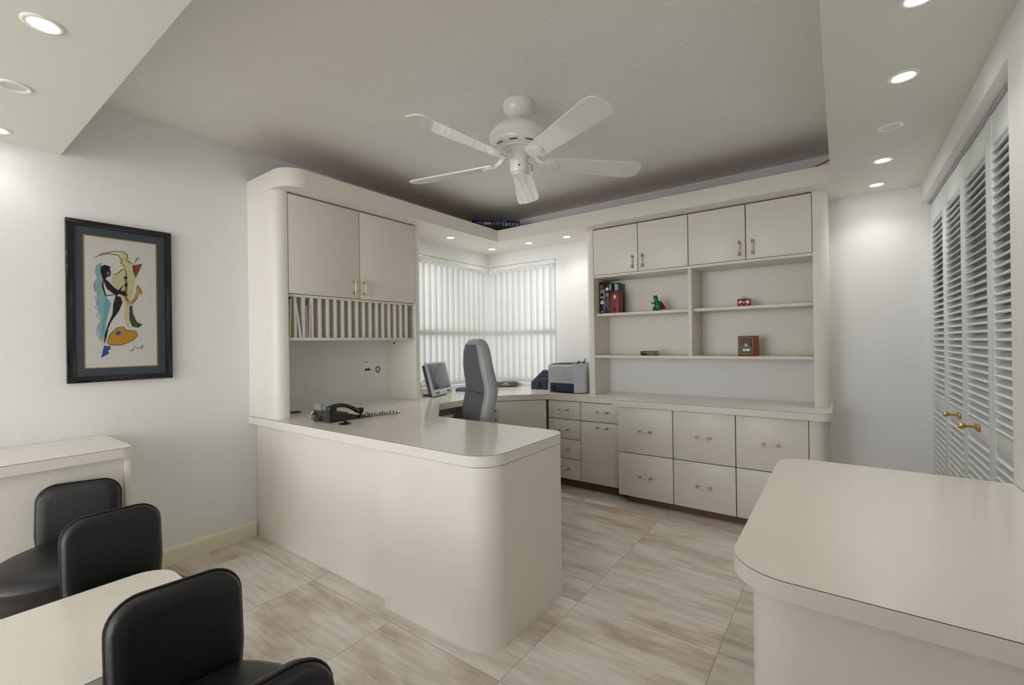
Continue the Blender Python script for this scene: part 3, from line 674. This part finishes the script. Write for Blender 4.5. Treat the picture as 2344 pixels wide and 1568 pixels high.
mb=MB(); mb.box(.946,1.179,-.342,-.33,D+.058,D+.084,NAVY,.001).box(.946,.965,-.342,-.33,D+.006,D+.058,NAVY).box(1.16,1.179,-.342,-.33,D+.006,D+.058,NAVY).box(.965,1.16,-.30,-.29,D+.006,D+.058,mat('slot_glass_blue',(70,82,112),.2)).box(.965,1.16,-.33,-.10,D+.006,D+.012,BLACK)
for z in (.03,.044): mb.ball((.955,-.3425,D+z),.003,BLACK,None,8)
obj('paper_slot',mb,pr,label='navy paper slot with dark opening')
mb=MB(); mb.prism(rpoly([(.955,-.325,.01),(1.15,-.325,.02),(1.15,-.12,.02),(.955,-.12,.02)]),D+.2462,D+.2515,NAVY); mb.box(1.0,1.12,-.30,-.15,D+.2516,D+.254,BLACK,.001); obj('output_tray',mb,pr)
mb=MB(); mb.box(.95,1.15,-.351,-.335,D+.226,D+.233,PWHITE,.002); mb.tube([(1.15,-.34,D+.229),(1.165,-.34,D+.243),(1.19,-.33,D+.249)],.004,PWHITE,6); obj('tray_lip',mb,pr)
gl=MB(); zz_=D+.2505
gl.tube([(1.17,-.27,zz_+.004),(1.20,-.262,zz_+.012),(1.225,-.255,zz_+.004)],.0035,BLACK,6).tube([(1.225,-.255,zz_+.004),(1.25,-.25,zz_+.004),(1.262,-.22,zz_)],.003,BLACK,6).tube([(1.205,-.22,zz_),(1.232,-.23,zz_+.045),(1.238,-.235,zz_+.03),(1.222,-.24,zz_)],.0022,DGREY,6)
for q,x in enumerate((1.185,1.235)): gl.lathe([(.0,0),(.014,0),(.014,.002),(0,.002)],DGREY,14,Matrix.Translation((x,-.262,zz_+.010))@Matrix.Rotation(1.35,4,'X'))
solo('eyeglasses',gl,'folded dark eyeglasses lying on top of the printer','eyeglasses',(1.21,-.25,D+.247))
# telephone
te=thing('telephone','black desk telephone with arched handset on the peninsula','telephone',(.61,-2.2,D))
mb=MB()
sec=[(-2.292,0),(-2.09,0),(-2.09,.018),(-2.16,.036),(-2.285,.064),(-2.292,.062)]
mb.prism([(y,z) for y,z in sec],.525,.69,BLACKG,None,Matrix.Translation((0,0,D))@Matrix(((0,0,1,0),(1,0,0,0),(0,1,0,0),(0,0,0,1)))); base=obj('base',mb,te,smooth=30)
mb=MB()
for r in range(4):
    for c_ in range(3):
        y=-2.12-.022*r; z=D+.018+(-(y+2.09))/.195*.046+.003
        mb.box(.545+c_*.022,.560+c_*.022,y-.007,y+.007,z,z+.004,DGREY,.001)
obj('keypad',mb,te)
mb=MB(); mb.box(.527,.60,-2.288,-2.280,D+.060,D+.098,mat('phone_display_grey',(138,136,132),.3),.002).box(.532,.61,-2.287,-2.272,D+.05,D+.064,BLACK,.002); obj('display',mb,te,label='raised grey display')
mb=MB(); hx=.668
pts=[];rad=[]
for k in range(13):
    u=k/12; y=-2.288+.215*u; z=D+.078+.02*math.sin(PI*min(1,u*1.1))*(1-.2*u)-.043*u*u
    pts.append((hx,y,z)); rad.append(.0155-.004*math.sin(PI*u))
mb.tube(pts,rad,BLACKG,14)
mb.box(hx-.021,hx+.021,-2.293,-2.243,D+.058,D+.092,BLACKG,.008).box(hx-.021,hx+.021,-2.108,-2.064,D+.032,D+.062,BLACKG,.008,None)
obj('handset',mb,te,smooth=60)
mb=MB(); hp_=[]
way=[Vector(p) for p in ((.668,-2.066,D+.036),(.69,-2.10,D+.012),(.70,-2.07,D+.011),(.697,-2.03,D+.011),(.705,-1.97,D+.011),(.725,-1.92,D+.011),(.75,-1.855,D+.011))]
def along(u):
    f=u*(len(way)-1); i=min(int(f),len(way)-2); return way[i].lerp(way[i+1],f-i)
turns=21; N_=turns*12
for k in range(N_+1):
    u=k/N_; p=along(u); a=2*PI*turns*u; r=.0085*(1+.22*math.sin(u*37)+.55*math.exp(-((u-.42)/.06)**2)); hp_.append((p.x+r*math.cos(a),p.y+.3*r*math.sin(a),p.z-.0085+r+r*math.sin(a)))
mb.tube(hp_,.0023,BLACK,5); obj('coiled_cord',mb,te)
mb=MB(); mb.tube([(.545,-2.293,D+.05),(.535,-2.308,D+.035),(.545,-2.312,D+.012),(.58,-2.306,D+.004),(.60,-2.300,D+.02),(.605,-2.293,D+.035)],.003,BLACK,6); obj('line_cord',mb,te)
mb=MB(); mb.tube([(.527,-2.285,D+.055),(.505,-2.29,D+.045),(.497,-2.29,D+.02),(.515,-2.288,D+.004)],.0025,PWHITE,6); obj('power_cord',mb,te,label='thin white cord looping at the back')

# ------------------------------------------------------------------ letters in the rack
def letter(label,y,tilt,h,w,m,thick=.002,x0=.06,x1=.30,dz=0):
    mb=MB(); M=Matrix.Translation((0,y,1.2484))@Matrix.Rotation(math.radians(tilt),4,'X')
    mb.box(x0,x1,-thick/2,thick/2,0.0006+abs(math.sin(math.radians(tilt)))*thick/2,h,m,0,M); return mb
def let(label,*a,**k):
    nm=k.pop('nm','envelope'); mb=letter(label,*a,**k); return solo(nm,mb,label,nm.replace('_',' '),(.18,a[0],1.249),'letters in the rack slots',0)
let('stack of papers with printed top edge in the first rack slot',-2.309,-1.5,.235,.2,PWHITE,thick=.007,x1=.312,nm='paper_stack')
let('yellow folder edge behind the first papers in the rack',-2.2935,-1,.225,.2,mat('manila',(206,192,128),.8),thick=.002,x1=.311,nm='folder')
let('thick white envelope leaning in the second rack slot',-2.2435,8,.215,.2,PWHITE,thick=.009,x1=.315)
let('orange card standing in the third rack slot against the divider',-2.208,0,.205,.2,mat('orange_card',(196,128,72),.8),thick=.003,x1=.31,nm='card_sheet')
let('white letter bent in the third rack slot beside the orange card',-2.187,-2,.205,.2,mat('letter_lilac',(222,220,228),.8),thick=.003,x1=.316)
let('white letter leaning the other way in the third rack slot',-2.2025,.6,.2,.2,PWHITE,thick=.0025,x1=.313)
# cards on the wall
cardm=mat('card_ink',(48,48,50),.8)
mb=MB(); mb.box(.0005,.0022,-1.567,-1.503,.993,1.074,PWHITE)
mb.box(.0024,.0027,-1.563,-1.53,1.066,1.069,cardm); mb.box(.0024,.0027,-1.563,-1.535,1.058,1.060,cardm)
mb.add([(.0026,y,z) for y,z in ((-1.565,.996),(-1.505,.996),(-1.512,1.012),(-1.52,1.006),(-1.528,1.024),(-1.536,1.008),(-1.548,1.02),(-1.556,1.004),(-1.562,1.014))],[list(range(9))],cardm)
solo('picture_card',mb,'small black and white picture card on the wall under the letter rack, left one','card',(0,-1.535,1.03),'small cards on the wall',0)
mb=MB(); mb.box(.0005,.0022,-1.480,-1.400,.952,1.041,PWHITE)
for k in range(9):
    a=k*.7; mb.tube([(.0026,-1.44+.026*math.cos(a),1.0+.03*math.sin(a)),(.0026,-1.44+.012*math.cos(a+.9),1.0+.016*math.sin(a+.9)),(.0026,-1.44+.028*math.cos(a+1.2),1.0+.026*math.sin(a+1.2))],.0022,cardm,4)
solo('picture_card',mb,'small drawing card with a round sketch on the wall, right one','card',(0,-1.44,1.0),'small cards on the wall',0)

# ------------------------------------------------------------------ bookcase contents
SH=1.4312; SB=1.0847
def book(label,x0,x1,h,depth,cover,y1=-.20,deco=None):
    mb=MB(); mb.box(x0,x1,y1,y1+depth,SH,SH+h,cover,.0015); mb.box(x0+.002,x1-.002,y1+.004,y1+depth+.0005,SH+h-.001,SH+h+.0004,PWHITE)
    t=thing('book',label,'book',((x0+x1)/2,y1+depth/2,SH),0,'books at the left end of the upper shelf')
    obj('cover',mb,t)
    if deco:
        d=MB()
        for kind,a,b_,c_,e,m in deco:
            if kind=='b': d.box(a,b_,y1-.0006,y1,SH+c_,SH+e,m)
            elif kind=='d': d.lathe([(c_*.55,0),(c_,0),(c_,.0006),(c_*.55,.0006)],m,20,Matrix.Translation((a,y1,SH+b_))@Matrix.Rotation(PI/2,4,'X'))
            elif kind=='t': d.text(c_,e,m,Matrix.Translation((a,y1-.0004,SH+b_))@Matrix.Rotation(PI/2,4,'X')@Matrix.Rotation(-PI/2,4,'Z'))
        obj('spine_print',d,t)
    return t
RO=mat('spine_orange_red',(176,74,44),.5); TEAL=mat('spine_pale_teal',(150,190,196),.5); YEL=mat('spine_yellow',(206,170,70),.5); VIO=mat('spine_violet',(92,84,120),.5)
book('tall black book with white band at the left end of the upper shelf',1.3625,1.4165,.268,.15,BLACK,-.212,[('b',1.368,1.412,.135,.139,PWHITE),('b',1.370,1.41,.146,.205,mat('spine_photo',(150,140,120),.6)),('b',1.375,1.398,.15,.17,BLACK),('b',1.372,1.392,.214,.246,RO),('b',1.37,1.404,.085,.098,PWHITE),('b',1.376,1.396,.100,.112,PWHITE),('d',1.385,.018,.008,0,YEL)])
book('black book with a white ring emblem, second from the left end',1.4172,1.4475,.262,.16,BLACK,-.212,[('d',1.4325,.205,.0135,0,PWHITE),('b',1.42,1.445,.146,.150,PWHITE),('b',1.42,1.428,.152,.176,TEAL),('b',1.43,1.437,.152,.172,RO),('b',1.438,1.445,.152,.168,YEL),('b',1.422,1.432,.05,.125,VIO),('b',1.436,1.445,.085,.10,RO)])
book('dark book with a pale blue tipped spine behind the red block',1.4482,1.4655,.25,.15,mat('book_midnight',(28,34,46),.4),-.205,[('b',1.4495,1.464,.195,.244,TEAL),('b',1.452,1.46,.02,.05,mat('spine_pink',(206,92,92),.5)),('b',1.453,1.459,.055,.10,mat('spine_steel',(110,130,160),.5))])
book('black book with white lettering strip at the right end behind the red block',1.4665,1.512,.256,.12,BLACK,-.15,[('b',1.473,1.482,.19,.25,PWHITE),('b',1.486,1.495,.19,.25,PWHITE),('b',1.478,1.488,.19,.20,PWHITE),('b',1.501,1.508,.19,.244,TEAL)])
rr=thing('wooden_block','red wooden block with three oval holes in front of the books','red block',(1.505,-.21,SH))
mb=MB(); o_=rrect(1.4685,1.5405,0,.168,.003,2)
M=Matrix.Translation((0,-.235,SH))@Matrix.Rotation(PI/2,4,'X')
mb.box(1.4685,1.5405,-.234,-.1525,SH,SH+.168,RED,.002); obj('block',mb,rr)
for i,m in enumerate((BLACK,DGREY,PWHITE)):
    mb=MB(); mb.lathe([(0,0),(.0105,0),(.0105,.0008),(0,.0008)],m,24,Matrix.Translation((1.5085,-.234,SH+.030+i*.052))@Matrix.Rotation(PI/2,4,'X')@Matrix.Diagonal((1,1.7,1,1)))
    mb.tube([(1.5085+.011*math.cos(a),-.2348,SH+.030+i*.052+.0185*math.sin(a)) for a in [2*PI*k/20 for k in range(21)]],.0012,mat('oval_rim_dark',(70,22,18),.5),5); obj('oval_hole',mb,rr)
mb=MB(); mb.box(1.462,1.534,-.232,-.154,SH+.1682,SH+.186,BLACK,.003); obj('cap',mb,rr,label='black cap on the red block')
# frog figurine
fg=thing('frog_figurine','small green frog figurine with red cape standing on the upper left shelf','figurine',(1.85,-.2,SH+.0022))
sk=MB()
sk.loft([[Vector((cx+rx*math.cos(a),cy+ry*math.sin(a),z)) for a in [2*PI*k/16 for k in range(16)]] for z,cx,cy,rx,ry in ((.002,0,0,.018,.016),(.008,0,0,.026,.022),(.03,.002,0,.030,.026),(.05,.002,0,.028,.024),(.07,-.004,-.002,.022,.019),(.08,-.008,-.003,.017,.015),(.09,-.012,-.006,.018,.016),(.104,-.013,-.008,.018,.017),(.114,-.012,-.006,.013,.012),(.118,-.012,-.005,.004,.004))],GREEN)
sk.ball((-.024,-.012,.115),(.0065,.006,.0065),GREEN,None,10).ball((-.004,-.016,.116),(.0065,.006,.0065),GREEN,None,10)
sk.tube([(-.012,-.018,.07),(-.026,-.026,.055),(-.034,-.030,.062),(-.036,-.03,.07)],[.008,.007,.006,.006],GREEN,8)
sk.tube([(.018,-.014,.07),(.028,-.024,.05),(.022,-.032,.035)],[.008,.007,.005],GREEN,8)
for s_ in (-1,1): sk.tube([(s_*.018,-.006,.03),(s_*.026,-.022,.022),(s_*.02,-.02,.006),(s_*.024,-.04,.004)],[.011,.010,.007,.005],GREEN,8)
obj('body',sk,fg,True,70)
mb=MB(); mb.ball((-.016,-.0215,.101),(.013,.005,.0045),mat('frog_mouth_red',(128,40,32),.5),None,10); 
for x in (-.025,-.004): mb.ball((x,-.0185 if x<-.02 else -.021,.1165),.003,BLACK,None,8)
obj('face',mb,fg,True)
cp=MB(); cm=mat('red_cape_cloth',(178,34,34),.6); rings=[]
for z,w,yb in ((.078,.012,.012),(.06,.022,.026),(.035,.032,.034),(.012,.036,.04)):
    rings.append([Vector((.008+w*(k/8*2-1)+.012*(.078-z)/.06,yb+.004*math.cos(k*1.6)-abs(k-4)*.0025,z)) for k in range(9)]+[Vector((.008+w*(k/8*2-1)+.012*(.078-z)/.06,yb+.002+.004*math.cos(k*1.6)-abs(k-4)*.0025,z)) for k in range(8,-1,-1)])
cp.loft(rings,cm); obj('cape',cp,fg,True,60,label='red cape')
wg=MB()
for k in range(2): wg.tube([(.01,.012,.085),(.026+k*.008,.012,.098+k*.006),(.038+k*.002,.012,.106-k*.01),(.03,.012,.092),(.012,.012,.086)],.0012,GREY,5)
obj('wire_wing',wg,fg,True,label='thin grey wire loops behind the neck')
# plaque
pq=thing('plaque','small black plaque with gold script on the lower left shelf','plaque',(1.794,-.24,SB))
mb=MB(); mb.box(1.726,1.862,-.25,-.225,SB,SB+.034,BLACK,.001); obj('block',mb,pq)
mb=MB(); mb.box(1.8625,1.866,-.249,-.226,SB,SB+.034,GOLDL,.0006); obj('end_strip',mb,pq,label='gold end strip')
mb=MB(); R=Matrix.Rotation(PI/2,4,'X')
mb.text('And this too',.0155,GOLDL,Matrix.Translation((1.776,-.2505,SB+.023))@R,shear=.4); mb.text('shall pass',.0145,GOLDL,Matrix.Translation((1.806,-.2505,SB+.0095))@R,shear=.4); obj('lettering',mb,pq)
# little suitcase
sc=thing('toy_suitcase','tiny red toy suitcase with white stickers on the upper right shelf','toy suitcase',(2.455,-.18,SH))
mb=MB(); mb.box(2.415,2.497,-.205,-.165,SH+.002,SH+.054,RED,.003); obj('case',mb,sc)
mb=MB(); mb.box(2.452,2.462,-.2062,-.164,SH+.0015,SH+.0548,BLACK,.0008); mb.box(2.415,2.497,-.2058,-.2052,SH+.001,SH+.006,BLACK)
mb.lathe([(.003,0),(.006,0),(.006,.0012),(.003,.0012)],PWHITE,14,Matrix.Translation((2.457,-.2065,SH+.03))@Matrix.Rotation(PI/2,4,'X')); obj('strap',mb,sc,label='black strap with pale buckle')
for x,z,a,w_,h_ in ((2.434,.033,.5,.022,.013),(2.481,.031,.55,.018,.022)):
    mb=MB(); mb.box(-w_/2,w_/2,-.0008,0,-h_/2,h_/2,PWHITE,0,Matrix.Translation((x,-.2052,SH+z))@Matrix.Rotation(-a,4,'Y')); obj('sticker',mb,sc,label='white sticker')
mb=MB(); mb.tube([(2.44,-.185,SH+.054),(2.441,-.185,SH+.064),(2.472,-.185,SH+.064),(2.473,-.185,SH+.054)],.0022,BLACK,6); obj('grip',mb,sc)
# mailbox bank
bx_=thing('coin_bank','mahogany post office box coin bank with brass dial door on the lower right shelf','coin bank',(2.48,-.2,SB))
mb=MB(); mb.box(2.4225,2.541,-.24,-.15,SB,SB+.139,WOOD,.002); obj('box',mb,bx_)
mb=MB(); x0,x1=2.430,2.517; y=-.2402
mb.box(x0,x1,y-.003,y,SB+.010,SB+.130,BLACK,.001)
def frame(mb,a,b_,c_,e,t_,m,yy):
    mb.box(a,b_,yy-.0012,yy,c_,c_+t_,m); mb.box(a,b_,yy-.0012,yy,e-t_,e,m); mb.box(a,a+t_,yy-.0012,yy,c_+t_,e-t_,m); mb.box(b_-t_,b_,yy-.0012,yy,c_+t_,e-t_,m)
frame(mb,x0+.003,x1-.003,SB+.013,SB+.127,.002,GOLDL,y-.003); frame(mb,x0+.012,x1-.012,SB+.02,SB+.062,.002,GOLDL,y-.003)
for yy in (.2,): pass
for k in range(3): mb.tube([(x0+.012+k*.006,y-.0035,SB+.076),(x0+.02+k*.006,y-.0035,SB+.072)],.0012,GOLDL,5).tube([(x1-.012-k*.006,y-.0035,SB+.076),(x1-.02-k*.006,y-.0035,SB+.072)],.0012,GOLDL,5)
mb.prism(rpoly([(-.008,-.008,.003),(.008,-.008,.003),(.007,.008,.003),(-.007,.008,.003)],3),0,.002,GOLDL,None,Matrix.Translation((2.4735,y-.003,SB+.076))@Matrix.Rotation(PI/2,4,'X'))
dr=obj('brass_door',mb,bx_)
for x in (2.453,2.494):
    mb=MB(); Mx=Matrix.Translation((x,y-.003,SB+.103))@Matrix.Rotation(PI/2,4,'X'); mb.lathe([(0,0),(.0165,0),(.0165,.002),(.0145,.003),(.006,.003),(.005,.006),(0,.006)],mat('dial_dark',(38,38,44),.35),24,Mx)
    mb.tube([(x+.0158*math.cos(a),y-.0052,SB+.103+.0158*math.sin(a)) for a in [2*PI*k/20 for k in range(21)]],.0009,GOLDL,5); obj('dial',mb,dr)
mb=MB(); mb.box(2.452,2.497,y-.0042,y-.003,SB+.033,SB+.05,PWHITE); mb.text('60',.011,BLACK,Matrix.Translation((2.4745,y-.0044,SB+.0415))@R); obj('number_plate',mb,dr,label='pale number plate')

# ------------------------------------------------------------------ on top of the light bridge
zb=ZS+.0225
ct=thing('carton','flat white carton under the receiver on top of the light bridge','carton',(.40,-.37,zb),math.radians(42.4))
mb=MB(); mb.box(-.16,.16,.012,.20,0,.117,PWHITE,.003); obj('box',mb,ct,True)
rc=thing('receiver','dark receiver box standing in the corner on top of the light bridge','receiver',(.424,-.414,zb+.1175),math.radians(42.4))
RB=mat('receiver_dark_blue',(24,27,40),.35)
mb=MB(); mb.box(-.222,.222,.002,.21,0,.076,RB,.003); obj('chassis',mb,rc,True)
mb=MB(); mb.box(-.222,.222,-.004,.0015,.001,.075,RB,.002); fp=obj('front_panel',mb,rc,True)
mb=MB(); y=-.0048; LB=mat('receiver_print',(150,160,190),.4)
mb.box(-.18,-.125,y,-.004,.044,.058,mat('receiver_blue_label',(92,124,196),.3)).box(-.118,-.045,y,-.004,.034,.058,mat('receiver_display',(176,176,168),.3))
for i in range(10): mb.box(-.033+i*.0095,-.029+i*.0095,y,-.004,.036,.054,LB)
for i in range(5): mb.box(-.01+i*.013,-.003+i*.013,y,-.004,.064,.069,LB)
mb.box(.066,.078,y,-.004,.063,.068,LB).box(.082,.094,y,-.004,.063,.068,LB)
for i in range(3): mb.box(.062,.074,y,-.004,.022+i*.014,.032+i*.014,LB).box(.124,.14,y,-.004,.022+i*.012,.031+i*.012,LB)
for r0,r1 in ((.0145,.0185),(.009,.012)): mb.lathe([(r0,0),(r1,0),(r1,.001),(r0,.001)],LB,24,Matrix.Translation((.099,-.004,.038))@Matrix.Rotation(PI/2,4,'X'))
for i in range(2):
    for k in range(3): mb.box(.15+i*.012,.159+i*.012,y,-.004,.02+k*.013,.03+k*.013,LB)
for i in range(4): mb.box(.182+i*.009,.188+i*.009,y,-.004,.024,.05,LB)
mb.tube([(.18,-.0045,.054),(.186,-.0045,.064),(.21,-.0045,.066)],.002,LB,5); obj('buttons',mb,fp,True)
rw=MB(); rw.tube([(2.70,-.25,zb+.004),(2.80,-.29,zb+.08),(2.88,-.30,zb+.128),(2.96,-.30,zb+.158)],.0045,mat('red_cable',(150,44,48),.5),8); solo('red_wire',rw,'thin red wire running over the light bridge into the right soffit','wire',(2.83,-.28,zb))

# ------------------------------------------------------------------ framed picture
pc=thing('framed_picture','black framed painting of a saxophone player on the left wall','framed picture',(.0,-3.0295,1.4295))
mb=MB(); Y,Z,y,z=.2105,.3985,.182,.370
def bars(mb,Y,Z,y,z,x0,x1,m,b=0):
    mb.box(x0,x1,-Y,Y,z,Z,m,b).box(x0,x1,-Y,Y,-Z,-z,m,b).box(x0,x1,-Y,-y,-z,z,m,b).box(x0,x1,y,Y,-z,z,m,b)
bars(mb,Y,Z,y,z,.001,.026,BLACKG,.002); obj('frame',mb,pc,True)
mb=MB(); bars(mb,.1825,.3705,.1475,.330,.010,.0145,MATB); bars(mb,.1475,.330,.1435,.3262,.0095,.0135,GOLDL); obj('mat_board',mb,pc,True,label='slate grey mat with a gold inner line')
mb=MB(); mb.box(.004,.010,-.147,.147,-.3295,.3295,PWHITE)
INK={'pale_yellow':(226,220,176),'aqua':(160,200,206),'blue_light':(122,186,208),'grey_dark':(104,106,108),'tan_orange':(206,160,96),'ink':(40,38,42),'green_dark':(74,88,70),'red_glass':(178,72,70),'gold':(206,164,92),'paper':(128,124,122),'orange':(216,164,70),'cobalt':(58,98,176)}
xx_=.0101
for it in ART:
    xx_+=.00003; m=mat('paint_'+it[1],INK[it[1]],.85)
    if it[0]=='p':
        mb.add([(xx_,a,b_) for a,b_ in it[2]],[list(range(len(it[2])))],m)
    else:
        pts=it[3]; wd=it[2]/2; n=len(pts); l=[];r=[]
        for i,p in enumerate(pts):
            t_=(Vector(pts[min(i+1,n-1)])-Vector(pts[max(i-1,0)])).normalized(); nn=Vector((-t_.y,t_.x))*wd*(.55 if i in (0,n-1) else 1)
            l.append((xx_,p[0]+nn.x,p[1]+nn.y)); r.append((xx_,p[0]-nn.x,p[1]-nn.y))
        mb.add(l+r,[(i,i+1,n+i+1,n+i) for i in range(n-1)],m)
obj('painting',mb,pc,True,0)
mb=MB(); mb.box(.0165,.0185,-.1822,.1822,-.3702,.3702,GLASS); obj('glass_pane',mb,pc,True,0)

# ------------------------------------------------------------------ window light, added rear fill light and camera
def window_or_fill_light(loc,rot,sx,sy,e):
    la=bpy.data.lights.new('window_or_fill_light','AREA'); la.shape='RECTANGLE'; la.size=sx; la.size_y=sy; la.energy=e; la.color=(.95,.98,1)
    lo=bpy.data.objects.new('window_or_fill_light',la); COL.objects.link(lo); lo.location=loc; lo.rotation_euler=rot
window_or_fill_light((-.62,-1.15,1.5),(0,-PI/2,0),1.6,1.3,DAY)
window_or_fill_light((1.05,.62,1.5),(-PI/2,0,0),1.2,1.6,DAY)
window_or_fill_light((1.7,-8.55,1.25),(PI/2,0,0),3.3,2.3,REAR_FILL)  # added fill light far behind the camera, not a window
wd=bpy.data.worlds.new('world'); scene.world=wd; wd.use_nodes=True
bg=wd.node_tree.nodes['Background']; bg.inputs[0].default_value=(.93,.96,1,1); bg.inputs[1].default_value=WORLD
cam=bpy.data.cameras.new('camera'); cam.sensor_width=36; cam.lens=36*1031.92/2344; cam.clip_start=.02
co=bpy.data.objects.new('camera',cam); COL.objects.link(co); scene.camera=co
yaw,pit,rol=math.radians(36.1042),math.radians(.0652),math.radians(-.7869)
fw=Vector((-math.sin(yaw)*math.cos(pit),math.cos(yaw)*math.cos(pit),math.sin(pit))); r=Vector((math.cos(yaw),math.sin(yaw),0)); u=r.cross(fw)
r2=r*math.cos(rol)+u*math.sin(rol); u2=u*math.cos(rol)-r*math.sin(rol)
Mc=Matrix(((r2.x,u2.x,-fw.x),(r2.y,u2.y,-fw.y),(r2.z,u2.z,-fw.z))).to_4x4(); Mc.translation=Vector((3.0042,-3.7248,1.197)); co.matrix_world=Mc
vs_=scene.view_settings; vs_.view_transform='Standard'; vs_.look='None'; vs_.gamma=1; vs_.use_curve_mapping=False; vs_.exposure=EXPO
scene.cycles.max_bounces=10; scene.cycles.diffuse_bounces=6; scene.cycles.use_denoising=True; scene.cycles.sample_clamp_indirect=4
